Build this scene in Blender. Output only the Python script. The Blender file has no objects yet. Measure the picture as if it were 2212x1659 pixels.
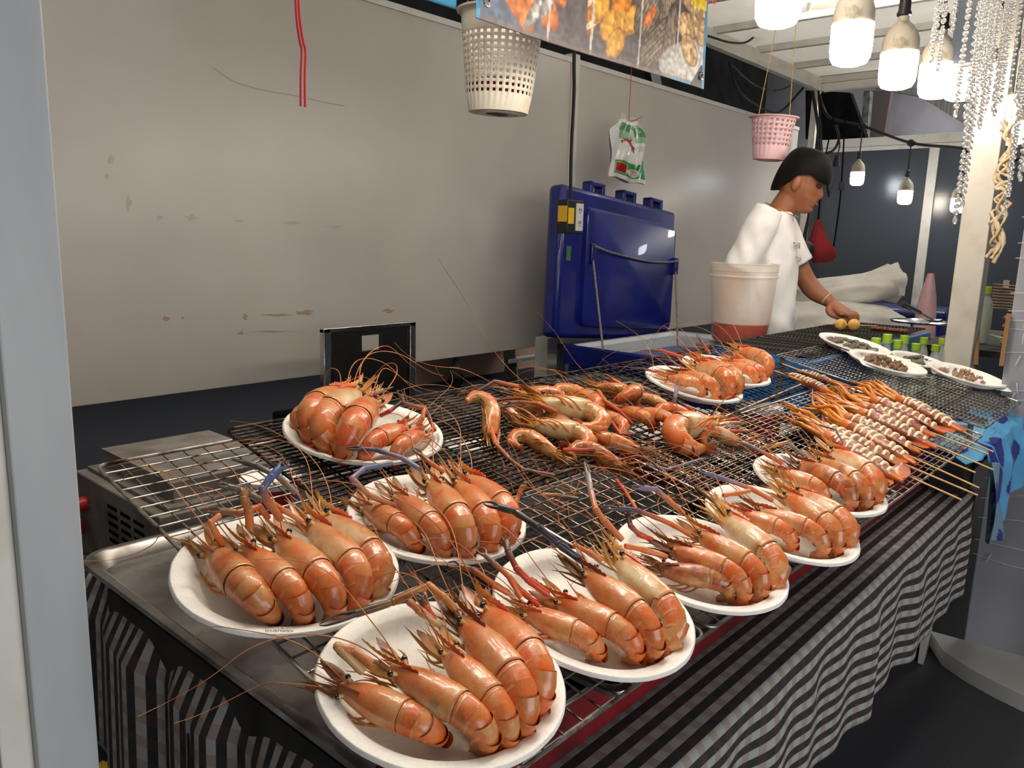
import bpy, bmesh, math, random
import numpy as np
from mathutils import Matrix, Vector
random.seed(7); RNG = np.random.RandomState(7)
SC = bpy.context.scene; COL = SC.collection
# ---------------------------------------------------------------- camera, world, light, exposure
F, CX, CY = 1700.0, 1106.0, 829.5
v1 = np.array([1534.0, -267.5, F]); vz = np.array([-266.0, 9070.5, F])
dn = vz / np.linalg.norm(vz); ax_ = v1 - dn * (v1 @ dn); ax_ /= np.linalg.norm(ax_)
R3 = np.array([ax_, np.cross(-dn, ax_), -dn]); EYE = np.array([0, 0, 1.33])
cam = bpy.data.cameras.new('camera'); cam_o = bpy.data.objects.new('camera', cam); COL.objects.link(cam_o)
cam.sensor_width = 36; cam.lens = F / 2212 * 36; cam.clip_start = 0.02; cam.clip_end = 100
mw = Matrix.Identity(4)
for i in range(3):
    mw[i][0] = R3[i, 0]; mw[i][1] = -R3[i, 1]; mw[i][2] = -R3[i, 2]; mw[i][3] = EYE[i]
cam_o.matrix_world = mw; SC.camera = cam_o
SC.view_settings.view_transform = 'Standard'; SC.view_settings.look = 'None'
SC.view_settings.exposure = -0.18; SC.view_settings.gamma = 1.0; SC.view_settings.use_curve_mapping = False
W = bpy.data.worlds.new('world'); SC.world = W; W.use_nodes = True
bg = W.node_tree.nodes['Background']; bg.inputs[0].default_value = (0.97, 0.98, 1.0, 1); bg.inputs[1].default_value = 0.12
def area(name, loc, rot, sx, sy, power, color):
    l = bpy.data.lights.new(name, 'AREA'); l.shape = 'RECTANGLE'; l.size = sx; l.size_y = sy; l.energy = power; l.color = color
    o = bpy.data.objects.new(name, l); COL.objects.link(o); o.location = loc; o.rotation_euler = rot; return o
# unseen area lamps added to fill the stall and the hall
area('front_daylight_fill', (0.5, -2.3, 1.0), (math.radians(88), 0, 0), 2.8, 1.4, 58, (0.96, 0.98, 1.0))  # cool daylight fill added low behind the camera, mainly for the left post
area('far_hall_fill', (9.6, 0.5, 4.6), (0, 0, 0), 3.0, 3.0, 420, (1.0, 0.97, 0.94))  # added lamp, brightens the grey hall beyond the end wall
area('rear_floor_fill', (2.5, 5.2, 3.6), (0, 0, 0), 7.0, 1.2, 40, (0.96, 0.97, 1.0))  # added lamp, lifts the dark floor behind and under the white wall
area('roof_glow_fill', (3.0, 1.2, 4.6), (0, 0, 0), 7.0, 3.0, 400, (1.0, 0.97, 0.92))  # added lamp above the translucent roof sheet, makes it glow
area('overhead_fill', (1.2, 0.9, 2.6), (0, 0, 0), 1.3, 0.12, 22, (1.0, 0.93, 0.82))  # unseen lamp added overhead to help the bulbs light the table

def at(px, py, z):
    d = R3 @ np.array([px - CX, py - CY, F]); return EYE + d * ((z - EYE[2]) / d[2])
def atY(px, py, Y):
    d = R3 @ np.array([px - CX, py - CY, F]); return EYE + d * (Y / d[1])
def atX(px, py, X):
    d = R3 @ np.array([px - CX, py - CY, F]); return EYE + d * (X / d[0])
def atD(px, py, dep):
    return EYE + (R3 @ np.array([px - CX, py - CY, F])) * (dep / F)
TL, GZ, GY = 0.21, 0.86, 0.39               # the grill grates slope up towards the back
def gz(Y): return GZ + TL * (Y - GY)
def atP(px, py, h=0.0):
    d = R3 @ np.array([px - CX, py - CY, F]); return EYE + d * ((GZ + h + TL * (0 - GY) - EYE[2]) / (d[2] - TL * d[1]))

# ---------------------------------------------------------------- colour, materials
def c(r, g, b):
    f = lambda v: (v / 255 / 12.92) if v <= 10 else ((v / 255 + 0.055) / 1.055) ** 2.4
    return (f(r), f(g), f(b), 1.0)
MATS = {}
def mat(name, col, rough=0.5, metal=0.0, col2=None, nscale=20.0, lo=0.4, hi=0.65, bump=0.0, bscale=60.0, vcol=False,
        trans=0.0, alpha=1.0, emis=0.0, ecol=None, coat=0.0, sss=0.0, spec=0.5, stretch=None, rough2=None, ior=None):
    m = bpy.data.materials.new(name); m.use_nodes = True; nt = m.node_tree; N = nt.nodes; L = nt.links
    p = N['Principled BSDF']; p.inputs['Base Color'].default_value = col; p.inputs['Roughness'].default_value = rough
    p.inputs['Metallic'].default_value = metal; p.inputs['Transmission Weight'].default_value = trans; p.inputs['Alpha'].default_value = alpha
    p.inputs['Coat Weight'].default_value = coat; p.inputs['Specular IOR Level'].default_value = spec
    if ior: p.inputs['IOR'].default_value = ior
    if sss: p.inputs['Subsurface Weight'].default_value = sss; p.inputs['Subsurface Scale'].default_value = 0.006
    if emis: p.inputs['Emission Color'].default_value = ecol or col; p.inputs['Emission Strength'].default_value = emis
    tc = N.new('ShaderNodeTexCoord'); src = tc.outputs['Object']
    if stretch:
        mp = N.new('ShaderNodeMapping'); mp.inputs['Scale'].default_value = stretch; L.new(src, mp.inputs['Vector']); src = mp.outputs['Vector']
    base = None
    if vcol:
        a = N.new('ShaderNodeAttribute'); a.attribute_name = 'Col'; base = a.outputs['Color']; L.new(base, p.inputs['Base Color'])
    if col2 is not None:
        n = N.new('ShaderNodeTexNoise'); n.inputs['Scale'].default_value = nscale; n.inputs['Detail'].default_value = 6; L.new(src, n.inputs['Vector'])
        r = N.new('ShaderNodeMapRange'); r.inputs['From Min'].default_value = lo; r.inputs['From Max'].default_value = hi; L.new(n.outputs['Fac'], r.inputs['Value'])
        x = N.new('ShaderNodeMix'); x.data_type = 'RGBA'; L.new(r.outputs['Result'], x.inputs['Factor'])
        if base: L.new(base, x.inputs['A'])
        else: x.inputs['A'].default_value = col
        x.inputs['B'].default_value = col2; L.new(x.outputs['Result'], p.inputs['Base Color'])
        if rough2 is not None:
            q = N.new('ShaderNodeMapRange'); q.inputs['To Min'].default_value = rough; q.inputs['To Max'].default_value = rough2
            L.new(r.outputs['Result'], q.inputs['Value']); L.new(q.outputs['Result'], p.inputs['Roughness'])
    if bump:
        n2 = N.new('ShaderNodeTexNoise'); n2.inputs['Scale'].default_value = bscale; n2.inputs['Detail'].default_value = 4; L.new(src, n2.inputs['Vector'])
        b = N.new('ShaderNodeBump'); b.inputs['Strength'].default_value = bump; b.inputs['Distance'].default_value = 0.004
        L.new(n2.outputs['Fac'], b.inputs['Height']); L.new(b.outputs['Normal'], p.inputs['Normal'])
    MATS[name] = m; return m

def shell_mat(name, rough=0.27, sss=0.12, coat=0.35, mott=1.0):
    """grilled shell: vertex colour, mottled per object (object random), charred by object colour alpha, tinted by object colour"""
    m = bpy.data.materials.new(name); m.use_nodes = True; nt = m.node_tree; N = nt.nodes; L = nt.links; p = N['Principled BSDF']
    a = N.new('ShaderNodeAttribute'); a.attribute_name = 'Col'; oi = N.new('ShaderNodeObjectInfo'); tc = N.new('ShaderNodeTexCoord')
    w = N.new('ShaderNodeMath'); w.operation = 'MULTIPLY'; w.inputs[1].default_value = 40; L.new(oi.outputs['Random'], w.inputs[0])
    def noise(scale, detail=5, off=0.0):
        n = N.new('ShaderNodeTexNoise'); n.noise_dimensions = '4D'; n.inputs['Scale'].default_value = scale; n.inputs['Detail'].default_value = detail
        ad = N.new('ShaderNodeMath'); ad.operation = 'ADD'; ad.inputs[1].default_value = off; L.new(w.outputs[0], ad.inputs[0])
        L.new(ad.outputs[0], n.inputs['W']); L.new(tc.outputs['Object'], n.inputs['Vector']); return n.outputs['Fac']
    def rng(v, lo, hi, a0=0.0, a1=1.0):
        r = N.new('ShaderNodeMapRange'); r.inputs['From Min'].default_value = lo; r.inputs['From Max'].default_value = hi
        r.inputs['To Min'].default_value = a0; r.inputs['To Max'].default_value = a1; L.new(v, r.inputs['Value']); return r.outputs['Result']
    def mix(fac, A, B, mode='MIX'):
        x = N.new('ShaderNodeMix'); x.data_type = 'RGBA'; x.blend_type = mode
        if isinstance(fac, float): x.inputs['Factor'].default_value = fac
        else: L.new(fac, x.inputs['Factor'])
        for s, v in (('A', A), ('B', B)):
            if isinstance(v, tuple): x.inputs[s].default_value = v
            else: L.new(v, x.inputs[s])
        return x.outputs['Result']
    col = mix(1.0, a.outputs['Color'], oi.outputs['Color'], 'MULTIPLY')
    col = mix(rng(noise(30), 0.44, 0.68, 0, 0.72 * mott), col, c(196, 154, 98))
    col = mix(rng(noise(48, off=9.0), 0.50, 0.74, 0, 0.6 * mott), col, c(176, 78, 26))
    col = mix(rng(noise(480, 2, 3.0), 0.60, 0.72, 0, 0.3 * mott), col, c(236, 180, 138))
    th = N.new('ShaderNodeMath'); th.operation = 'SUBTRACT'; th.inputs[0].default_value = 0.86; 
    sc = N.new('ShaderNodeMath'); sc.operation = 'MULTIPLY'; sc.inputs[1].default_value = 0.40; L.new(oi.outputs['Alpha'], sc.inputs[0]); L.new(sc.outputs[0], th.inputs[1])
    dif = N.new('ShaderNodeMath'); dif.operation = 'SUBTRACT'; L.new(noise(46, 7, 5.0), dif.inputs[0]); L.new(th.outputs[0], dif.inputs[1])
    col = mix(rng(dif.outputs[0], -0.12, 0.12, 0, 0.85), col, c(92, 40, 14))
    L.new(col, p.inputs['Base Color'])
    L.new(rng(noise(70, 3, 2.0), 0.35, 0.7, rough - 0.06, rough + 0.22), p.inputs['Roughness'])
    p.inputs['Subsurface Weight'].default_value = sss; p.inputs['Subsurface Scale'].default_value = 0.004; p.inputs['Subsurface Radius'].default_value = (1, 0.4, 0.2)
    p.inputs['Coat Weight'].default_value = coat; p.inputs['Coat Roughness'].default_value = 0.12
    b = N.new('ShaderNodeBump'); b.inputs['Strength'].default_value = 0.35; b.inputs['Distance'].default_value = 0.0015
    L.new(noise(170, 5, 1.0), b.inputs['Height']); L.new(b.outputs['Normal'], p.inputs['Normal'])
    MATS[name] = m; return m

# ---------------------------------------------------------------- mesh building
class MB:
    def __init__(s): s.v = []; s.f = []; s.c = []; s.m = []; s.n = 0; s.any = False
    def add(s, V, Fc, col=None, mi=0):
        V = np.asarray(V, float).reshape(-1, 3); o = s.n; s.v.append(V); s.n += len(V)
        if col is None: C = np.ones((len(V), 4)) * 0.8
        else:
            s.any = True; C = np.asarray(col, float)
            if C.ndim == 1: C = np.tile(C, (len(V), 1))
        s.c.append(C)
        s.f += [tuple(i + o for i in q) for q in Fc]; s.m += [mi] * len(Fc); return s
    def loft(s, rings, col=None, cap=(True, True), closed=True, mi=0):
        n = len(rings[0]); k = len(rings); V = np.concatenate(rings); Fc = []
        for i in range(k - 1):
            for j in range(n if closed else n - 1):
                a = i * n + j; b = i * n + (j + 1) % n; Fc.append((a, b, b + n, a + n))
        if cap[0]: Fc.append(tuple(range(n - 1, -1, -1)))
        if cap[1]: Fc.append(tuple((k - 1) * n + j for j in range(n)))
        return s.add(V, Fc, col, mi)
    def tube(s, P, r, n=6, col=None, cap=True, flat=1.0, mi=0):
        P = np.asarray(P, float); k = len(P); r = np.broadcast_to(np.asarray(r, float), (k,))
        T = np.gradient(P, axis=0); T /= np.maximum(np.linalg.norm(T, axis=1, keepdims=True), 1e-9)
        ref = np.array([0, 0, 1.0]) if abs(T[0][2]) < 0.9 else np.array([1.0, 0, 0]); u = np.cross(ref, T[0]); u /= np.linalg.norm(u)
        rings = []; C = []; a = np.arange(n) / n * 2 * np.pi
        for i in range(k):
            u = u - T[i] * (u @ T[i]); u /= max(np.linalg.norm(u), 1e-9); w = np.cross(T[i], u)
            rings.append(P[i] + r[i] * (np.cos(a)[:, None] * u + flat * np.sin(a)[:, None] * w))
            if col is not None and np.ndim(col) == 2: C.append(np.tile(col[i], (n, 1)))
        return s.loft(rings, np.concatenate(C) if C else col, (cap, cap), mi=mi)
    def box(s, lo, hi, M=None, col=None, mi=0):
        x0, y0, z0 = lo; x1, y1, z1 = hi
        V = np.array([(x0, y0, z0), (x1, y0, z0), (x1, y1, z0), (x0, y1, z0), (x0, y0, z1), (x1, y0, z1), (x1, y1, z1), (x0, y1, z1)], float)
        if M is not None: V = V @ np.array(M.to_3x3()).T + np.array(M.translation)
        return s.add(V, [(0, 3, 2, 1), (4, 5, 6, 7), (0, 1, 5, 4), (1, 2, 6, 5), (2, 3, 7, 6), (3, 0, 4, 7)], col, mi)
    def lathe(s, prof, n=24, o=(0, 0, 0), col=None, cap=(False, False), sx=1.0, sy=1.0, mi=0):
        a = np.arange(n) / n * 2 * np.pi; o = np.array(o)
        rings = [np.c_[r * sx * np.cos(a), r * sy * np.sin(a), np.full(n, z)] + o for r, z in prof]
        return s.loft(rings, col, cap, mi=mi)
    def ball(s, o, r, n=10, k=7, col=None, mi=0):
        r = np.broadcast_to(np.asarray(r, float), (3,)); a = np.arange(n) / n * 2 * np.pi; rings = []
        for i in range(k):
            t = np.pi * (i + 0.5) / k * 0.94 + np.pi * 0.03
            rings.append(np.c_[r[0] * np.sin(t) * np.cos(a), r[1] * np.sin(t) * np.sin(a), np.full(n, -r[2] * np.cos(t))] + np.array(o))
        return s.loft(rings, col, (True, True), mi=mi)
    def data(s, name, mats, sharp=None, smooth=True):
        me = bpy.data.meshes.new(name); V = np.concatenate(s.v)
        me.from_pydata(V.tolist(), [], s.f); me.validate(clean_customdata=False)
        for m in (mats if isinstance(mats, (list, tuple)) else [mats]): me.materials.append(MATS[m] if isinstance(m, str) else m)
        if len(me.polygons) == len(s.m): me.polygons.foreach_set('material_index', np.array(s.m, np.int32))
        if s.any:
            at_ = me.color_attributes.new('Col', 'FLOAT_COLOR', 'POINT'); at_.data.foreach_set('color', np.concatenate(s.c).astype(np.float32).ravel())
        if smooth:
            me.polygons.foreach_set('use_smooth', np.ones(len(me.polygons), bool))
            if sharp: me.set_sharp_from_angle(angle=math.radians(sharp))
        me.update(); return me
    def build(s, name, mats, parent=None, sharp=40, smooth=True, M=None, bevel=0.0):
        o = bpy.data.objects.new(name, s.data(name, mats, sharp, smooth)); link(o, parent, M)
        if bevel:
            b = o.modifiers.new('bevel', 'BEVEL'); b.width = bevel; b.segments = 2; b.limit_method = 'ANGLE'; b.angle_limit = math.radians(50)
        return o
def link(o, parent=None, M=None):
    COL.objects.link(o)
    if parent is not None: o.parent = parent
    if M is not None: o.matrix_local = M
    return o
def tag(o, label=None, cat=None, group=None, kind=None):
    if label: o['label'] = label
    if cat: o['category'] = cat
    if group: o['group'] = group
    if kind: o['kind'] = kind
    return o
def empty(name, M=None, label=None, cat=None, group=None, kind=None, parent=None):
    o = bpy.data.objects.new(name, None); o.empty_display_size = 0.05; link(o, parent, M if not isinstance(M, (tuple, list, np.ndarray)) else Matrix.Translation(Vector(M)))
    return tag(o, label, cat, group, kind)
def inst(name, me, parent, M=None, color=None):
    o = bpy.data.objects.new(name, me); link(o, parent, M)
    if color is not None: o.color = color
    return o
def T_(x, y, z): return Matrix.Translation(Vector((x, y, z)))
def Rm(ax, deg): return Matrix.Rotation(math.radians(deg), 4, ax)
def spline(P, n=20):
    """Catmull-Rom through points"""
    P = np.asarray(P, float); Q = np.vstack([2 * P[0] - P[1], P, 2 * P[-1] - P[-2]]); out = []
    for i in range(1, len(Q) - 2):
        t = np.linspace(0, 1, n, endpoint=False)[:, None]; a, b, c_, d = Q[i - 1], Q[i], Q[i + 1], Q[i + 2]
        out.append(0.5 * (2 * b + (c_ - a) * t + (2 * a - 5 * b + 4 * c_ - d) * t ** 2 + (3 * b - a - 3 * c_ + d) * t ** 3))
    return np.vstack(out + [P[-1:]])
_font_cache = {}
def text_geo(body, size=1.0, align='CENTER'):
    cu = bpy.data.curves.new('lettering', 'FONT'); cu.body = body; cu.size = size; cu.align_x = align; cu.align_y = 'CENTER'; cu.resolution_u = 2
    o = bpy.data.objects.new('lettering', cu); COL.objects.link(o); bpy.context.view_layer.update()
    me = bpy.data.meshes.new_from_object(o.evaluated_get(bpy.context.evaluated_depsgraph_get()))
    V = np.array([v.co[:] for v in me.vertices]).reshape(-1, 3); Fc = [tuple(p.vertices) for p in me.polygons]
    bpy.data.objects.remove(o); bpy.data.curves.remove(cu); bpy.data.meshes.remove(me); return V, Fc
# ---------------------------------------------------------------- materials
mat('wall_white', c(198, 193, 187), 0.3, col2=c(184, 178, 171), nscale=1.3, lo=0.35, hi=0.75, spec=0.4, bump=0.02, bscale=9)
mat('metal_white', c(214, 212, 205), 0.42, col2=c(188, 184, 174), nscale=7, lo=0.5, hi=0.8)
mat('roof_sheet', c(236, 234, 226), 0.5, col2=c(215, 210, 200), nscale=2.5)
mat('carpet', c(48, 49, 52), 0.95, col2=c(62, 63, 67), nscale=220, lo=0.35, hi=0.7, bump=0.5, bscale=400)
mat('black_cloth', c(12, 12, 13), 0.95, col2=c(20, 20, 21), nscale=5, spec=0.05)
mat('black_plastic', c(20, 20, 21), 0.42, col2=c(34, 33, 32), nscale=30)
mat('black_vinyl', c(22, 21, 20), 0.35, col2=c(30, 28, 27), nscale=40, bump=0.15, bscale=300)
mat('post_grey', c(184, 186, 186), 0.5, col2=c(160, 162, 164), nscale=9, lo=0.45, hi=0.8, stretch=(1, 1, 0.25))
mat('post_white', c(226, 220, 208), 0.45, col2=c(205, 196, 182), nscale=8, lo=0.5, hi=0.8)
mat('dark_pane', c(68, 74, 84), 0.2, spec=0.6, bump=0.10, bscale=30, stretch=(0.05, 0.05, 9))
mat('smear', c(176, 169, 160), 0.5); mat('rust_mark', c(172, 146, 122), 0.5)
mat('hall_grey', c(150, 150, 156), 0.8, col2=c(120, 118, 124), nscale=1.2)
mat('hall_brown', c(74, 66, 64), 0.85)
mat('ribbed_roof', c(120, 118, 112), 0.7, col2=c(90, 88, 84), nscale=6, stretch=(0.2, 8, 0.2))
mat('cream_panel', c(206, 170, 142), 0.7)
mat('old_metal', c(96, 100, 98), 0.6, 0.3, col2=c(60, 62, 62), nscale=14)
mat('chrome', c(200, 200, 202), 0.16, 1.0, col2=c(120, 116, 112), nscale=18, lo=0.5, hi=0.8, rough2=0.4)
mat('steel', c(168, 164, 160), 0.22, 1.0, col2=c(72, 64, 58), nscale=9, lo=0.36, hi=0.7, rough2=0.5, bump=0.03, bscale=12)
mat('grate_wire', c(176, 168, 158), 0.3, 1.0, col2=c(66, 44, 30), nscale=28, lo=0.42, hi=0.66, rough2=0.75)
mat('grate_black', c(92, 84, 78), 0.38, 1.0, col2=c(26, 20, 17), nscale=30, lo=0.38, hi=0.6, rough2=0.8)
mat('grill_grey', c(128, 122, 116), 0.55, 0.3, col2=c(84, 78, 73), nscale=13, lo=0.4, hi=0.7)
mat('grill_dark', c(46, 42, 39), 0.75, 0.1, col2=c(24, 21, 19), nscale=16)
mat('grill_red', c(122, 18, 26), 0.45, col2=c(78, 12, 18), nscale=9)
mat('grill_blue', c(40, 120, 196), 0.5, col2=c(30, 92, 160), nscale=9)
mat('coal', c(34, 31, 29), 0.95, col2=c(86, 80, 75), nscale=60, bump=0.8, bscale=90)
mat('pulp', c(238, 233, 224), 0.62, col2=c(228, 222, 211), nscale=30, lo=0.45, hi=0.75, bump=0.08, bscale=240, sss=0.05)
mat('ink', c(52, 48, 44), 0.7)
mat('paper', c(240, 238, 233), 0.7, sss=0.05)
mat('cloth_blue_plastic', c(16, 32, 128), 0.3, col2=c(12, 24, 104), nscale=6, coat=0.25)
mat('cooler_white', c(206, 214, 220), 0.5)
mat('rope', c(150, 142, 134), 0.8, col2=c(100, 95, 90), nscale=90)
mat('bulb_housing', c(178, 168, 150), 0.55, col2=c(120, 110, 96), nscale=30, lo=0.5, hi=0.75)
mat('glow_warm', c(255, 240, 215), 0.4, emis=44, ecol=(1, 0.89, 0.74, 1))
mat('glow_cool', c(240, 246, 255), 0.4, emis=26, ecol=(0.88, 0.94, 1.0, 1))
mat('glow_tube', c(255, 250, 240), 0.4, emis=22, ecol=(1, 0.92, 0.78, 1))
mat('rubber', c(17, 17, 18), 0.55)
mat('skin', c(150, 94, 64), 0.5, col2=c(136, 82, 54), nscale=14, sss=0.12)
mat('hair', c(7, 6, 6), 0.6, col2=c(16, 11, 10), nscale=70, stretch=(6, 6, 0.6), bump=0.5, bscale=60, spec=0.12)
mat('tshirt', c(226, 224, 222), 0.85, col2=c(214, 210, 208), nscale=9, bump=0.25, bscale=18)
mat('trousers', c(40, 42, 52), 0.85)
mat('lips', c(122, 66, 54), 0.5); mat('eye_dark', c(14, 12, 11), 0.12, coat=0.6); mat('gold', c(214, 170, 70), 0.3, 1.0)
mat('basket_white', c(226, 218, 200), 0.5, col2=c(196, 182, 158), nscale=8, lo=0.5, hi=0.8, sss=0.05)
mat('basket_pink', c(226, 184, 188), 0.4, col2=c(214, 166, 172), nscale=8, alpha=0.85)
mat('red_cord', c(196, 46, 52), 0.6); mat('yellow_cord', c(198, 158, 60), 0.6); mat('red_cloth', c(150, 24, 34), 0.8, col2=c(112, 18, 26), nscale=10)
mat('frosted', c(236, 226, 214), 0.32, trans=0.0, alpha=0.42, col2=c(228, 212, 196), nscale=6)
mat('frosted_wet', c(236, 200, 180), 0.2, alpha=0.12)
mat('sauce', c(170, 40, 8), 0.35, col2=c(86, 40, 16), nscale=34, lo=0.52, hi=0.7, coat=0.3)
mat('sauce_spot', c(176, 72, 26), 0.4)
mat('bottle_clear', c(226, 238, 232), 0.06, alpha=0.34, coat=0.5); mat('juice', c(214, 224, 206), 0.2, alpha=0.55); mat('cap_green', c(164, 198, 48), 0.45)
mat('wood_stick', c(214, 172, 112), 0.65, col2=c(190, 146, 90), nscale=40, stretch=(1, 1, 0.2))
mat('sack', c(222, 220, 214), 0.75, col2=c(204, 200, 192), nscale=6, bump=0.3, bscale=12)
mat('clam', c(128, 118, 104), 0.5, col2=c(74, 68, 60), nscale=90, lo=0.4, hi=0.6, bump=0.3, bscale=200)
mat('snail', c(150, 116, 82), 0.45, col2=c(86, 60, 42), nscale=70, lo=0.4, hi=0.6, bump=0.3, bscale=160)
mat('squid_raw', c(178, 146, 118), 0.4, col2=c(130, 96, 74), nscale=80, bump=0.3, bscale=100)
mat('meatball', c(222, 178, 96), 0.5, col2=c(190, 130, 56), nscale=60); mat('satay', c(120, 62, 38), 0.55, col2=c(70, 34, 22), nscale=90, bump=0.6, bscale=160)
mat('sausage', c(206, 128, 52), 0.45, col2=c(170, 90, 34), nscale=50); mat('leaf', c(110, 168, 54), 0.5)
mat('card', c(140, 104, 66), 0.8); mat('cream_fringe', c(226, 208, 178), 0.8, col2=c(196, 170, 130), nscale=60, bump=0.8, bscale=90)
mat('crystal', c(250, 248, 244), 0.04, trans=0.85, coat=0.5, ior=1.5)
mat('fairy_wire', c(214, 214, 212), 0.3, alpha=0.6)
mat('film', c(238, 240, 240), 0.12, alpha=0.14, coat=0.6)
mat('paint', (1, 1, 1, 1), 0.45, vcol=True); mat('paint_gloss', (1, 1, 1, 1), 0.22, vcol=True, coat=0.4)
mat('knob_red', c(196, 30, 34), 0.4); mat('yellow_label', c(226, 178, 40), 0.6); mat('green_label', c(66, 120, 70), 0.6); mat('socket_plate', c(206, 204, 198), 0.45)
shell_mat('shell', 0.27, 0.06); shell_mat('leg_shell', 0.35, 0.05, 0.2, 0.25); shell_mat('claw_shell', 0.36, 0.03, 0.15, 0.12)
shell_mat('squid', 0.30, 0.04, 0.3, 0.35)
mat('antenna', c(206, 132, 74), 0.45, col2=c(160, 84, 44), nscale=16)

def translucent(name):
    nt = MATS[name].node_tree; N = nt.nodes; L = nt.links; p = N['Principled BSDF']; t = N.new('ShaderNodeBsdfTranslucent'); t.inputs[0].default_value = (.9, .88, .84, 1); x = N.new('ShaderNodeMixShader'); x.inputs[0].default_value = .45
    L.new(p.outputs[0], x.inputs[1]); L.new(t.outputs[0], x.inputs[2]); L.new(x.outputs[0], N['Material Output'].inputs['Surface'])
translucent('roof_sheet')
# ---------------------------------------------------------------- the setting
def sbox(name, lo, hi, m, parent=None, bevel=0.0, M=None):
    o = MB().box(lo, hi, M).build(name, m, parent, sharp=30, smooth=False, bevel=bevel)
    if parent is None: o['kind'] = 'structure'
    return o
sbox('floor', (-4, -6, -0.05), (14, 8, 0.0), 'carpet')
wb = empty('wall_back', (0, 3.2, 0), kind='structure')
sbox('panel', (-1.2, 0, 0.64), (4.10, 0.045, 2.43), 'wall_white', wb, 0.003)
sbox('panel', (4.165, 0, 0.64), (7.66, 0.045, 2.43), 'wall_white', wb, 0.003)
sbox('panel_joint', (4.095, -0.012, 0.64), (4.17, 0.05, 2.46), 'metal_white', wb, 0.002)
for x0, x1 in ((-1.2, 4.095), (4.17, 7.66)):
    sbox('top_rail', (x0, -0.006, 2.405), (x1, 0.05, 2.435), 'metal_white', wb)
for x in (0.6, 4.13, 6.6): sbox('stand_leg', (x - 0.03, 0.0, 0.0), (x + 0.03, 0.045, 0.64), 'old_metal', wb)
P = [atY(*p, 3.196) - [0, 3.2, 0] for p in ((460, 145), (505, 175), (560, 192), (640, 207), (700, 220), (745, 228))]
MB().tube(spline(P, 6), 0.0009, 4).build('hairline_crack', 'smear', wb)
pass
for px, py, w, h, m in ((240, 345, 10, 14, 'smear'), (232, 380, 7, 10, 'smear'), (278, 437, 8, 26, 'smear'), (345, 470, 12, 8, 'smear'), (415, 471, 20, 9, 'smear'),
                        (515, 477, 12, 5, 'smear'), (630, 482, 22, 6, 'smear'), (720, 490, 26, 4, 'smear'), (358, 689, 12, 9, 'rust_mark'), (394, 687, 4, 4, 'rust_mark'), (530, 684, 8, 8, 'rust_mark'),
                        (600, 680, 40, 3, 'rust_mark'), (660, 675, 26, 7, 'rust_mark'), (590, 716, 60, 2, 'rust_mark'), (520, 720, 10, 4, 'rust_mark'), (838, 671, 20, 6, 'rust_mark')):
    r_ = random.Random(px); n = 14; V = []
    for k in range(n):
        a = 2 * math.pi * k / n; s = r_.uniform(0.35, 1.0)
        q = atY(px + w * s * math.cos(a), py + h * s * math.sin(a), 3.1985) - np.array([0, 3.2, 0]); V.append(q)
    MB().add(V, [tuple(range(n))]).build('wall_mark', m, wb, smooth=False)
sbox('wall_rear', (-3, 6.6, 0), (12, 6.7, 5), 'black_cloth')
rb = empty('wall_upper', (0, 3.9, 0), kind='structure', label=None)
sbox('black_drape', (-1.2, 0, 2.2), (8.4, 0.03, 4.2), 'black_cloth', rb)
for x in (4.6, 6.4):
    MB().box((-0.07, -0.04, 0), (0.07, 0.0, 1.9), T_(x, 0, 2.2) @ Rm('Y', -28)).build('drape_strut', 'black_plastic', rb, smooth=False)
# far end wall of dark ribbed panes in a white frame
wr = empty('wall_right', (7.72, 0, 0), kind='structure')
zt = 2.31; zb = 0.0
sbox('frame_rail', (0, -2.2, zt - 0.075), (0.05, 3.12, zt), 'metal_white', wr, 0.003)
sbox('frame_rail', (0.004, -2.2, zt - 0.115), (0.046, 3.12, zt - 0.078), 'metal_white', wr, 0.002)
mull = [3.09, 2.0, 0.95, -0.1, -1.15, -2.2]
for i, y in enumerate(mull): sbox('mullion', (-0.004, y - 0.04, zb), (0.05, y + 0.04, zt - 0.11), 'metal_white', wr, 0.003)
for i in range(5): sbox('pane', (0.015, mull[i + 1] + 0.04, zb), (0.035, mull[i] - 0.04, zt - 0.11), 'dark_pane', wr)
sbox('wall_mark', (-0.001, 1.30, 1.02), (0.0155, 1.345, 1.09), 'smear', wr)
# the hall beyond
wh = empty('wall_far', (12, 0, 0), kind='structure')
sbox('hall_panel', (0, -6, 0), (0.1, 7, 7), 'hall_grey', wh)
def quadslab(name, pts, X, th, m, parent, off):
    Q = [atX(px, py, X) - np.array(off) for px, py in pts]; n = len(Q); B = [q + np.array([th, 0, 0]) for q in Q]
    return MB().add(Q + B, [tuple(range(n - 1, -1, -1)), tuple(range(n, 2 * n))] + [(i, (i + 1) % n, n + (i + 1) % n, n + i) for i in range(n)]).build(name, m, parent, smooth=False)
quadslab('dark_board', [(1740, 195), (1836, 200), (1872, 300), (1740, 300)], 9.0, 0.1, 'black_cloth', wh, (12, 0, 0))
quadslab('steel_column', [(1866, 196), (1880, 196), (1872, 300), (1858, 300)], 9.6, 0.1, 'old_metal', wh, (12, 0, 0))
quadslab('dark_opening', [(1880, 196), (1925, 196), (1908, 300), (1872, 300)], 10.2, 0.1, 'hall_brown', wh, (12, 0, 0))
quadslab('ribbed_awning', [(1890, 190), (2212, 190), (2212, 330), (2110, 285), (1985, 208), (1940, 200)], 8.8, 0.06, 'ribbed_roof', wh, (12, 0, 0))
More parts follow.
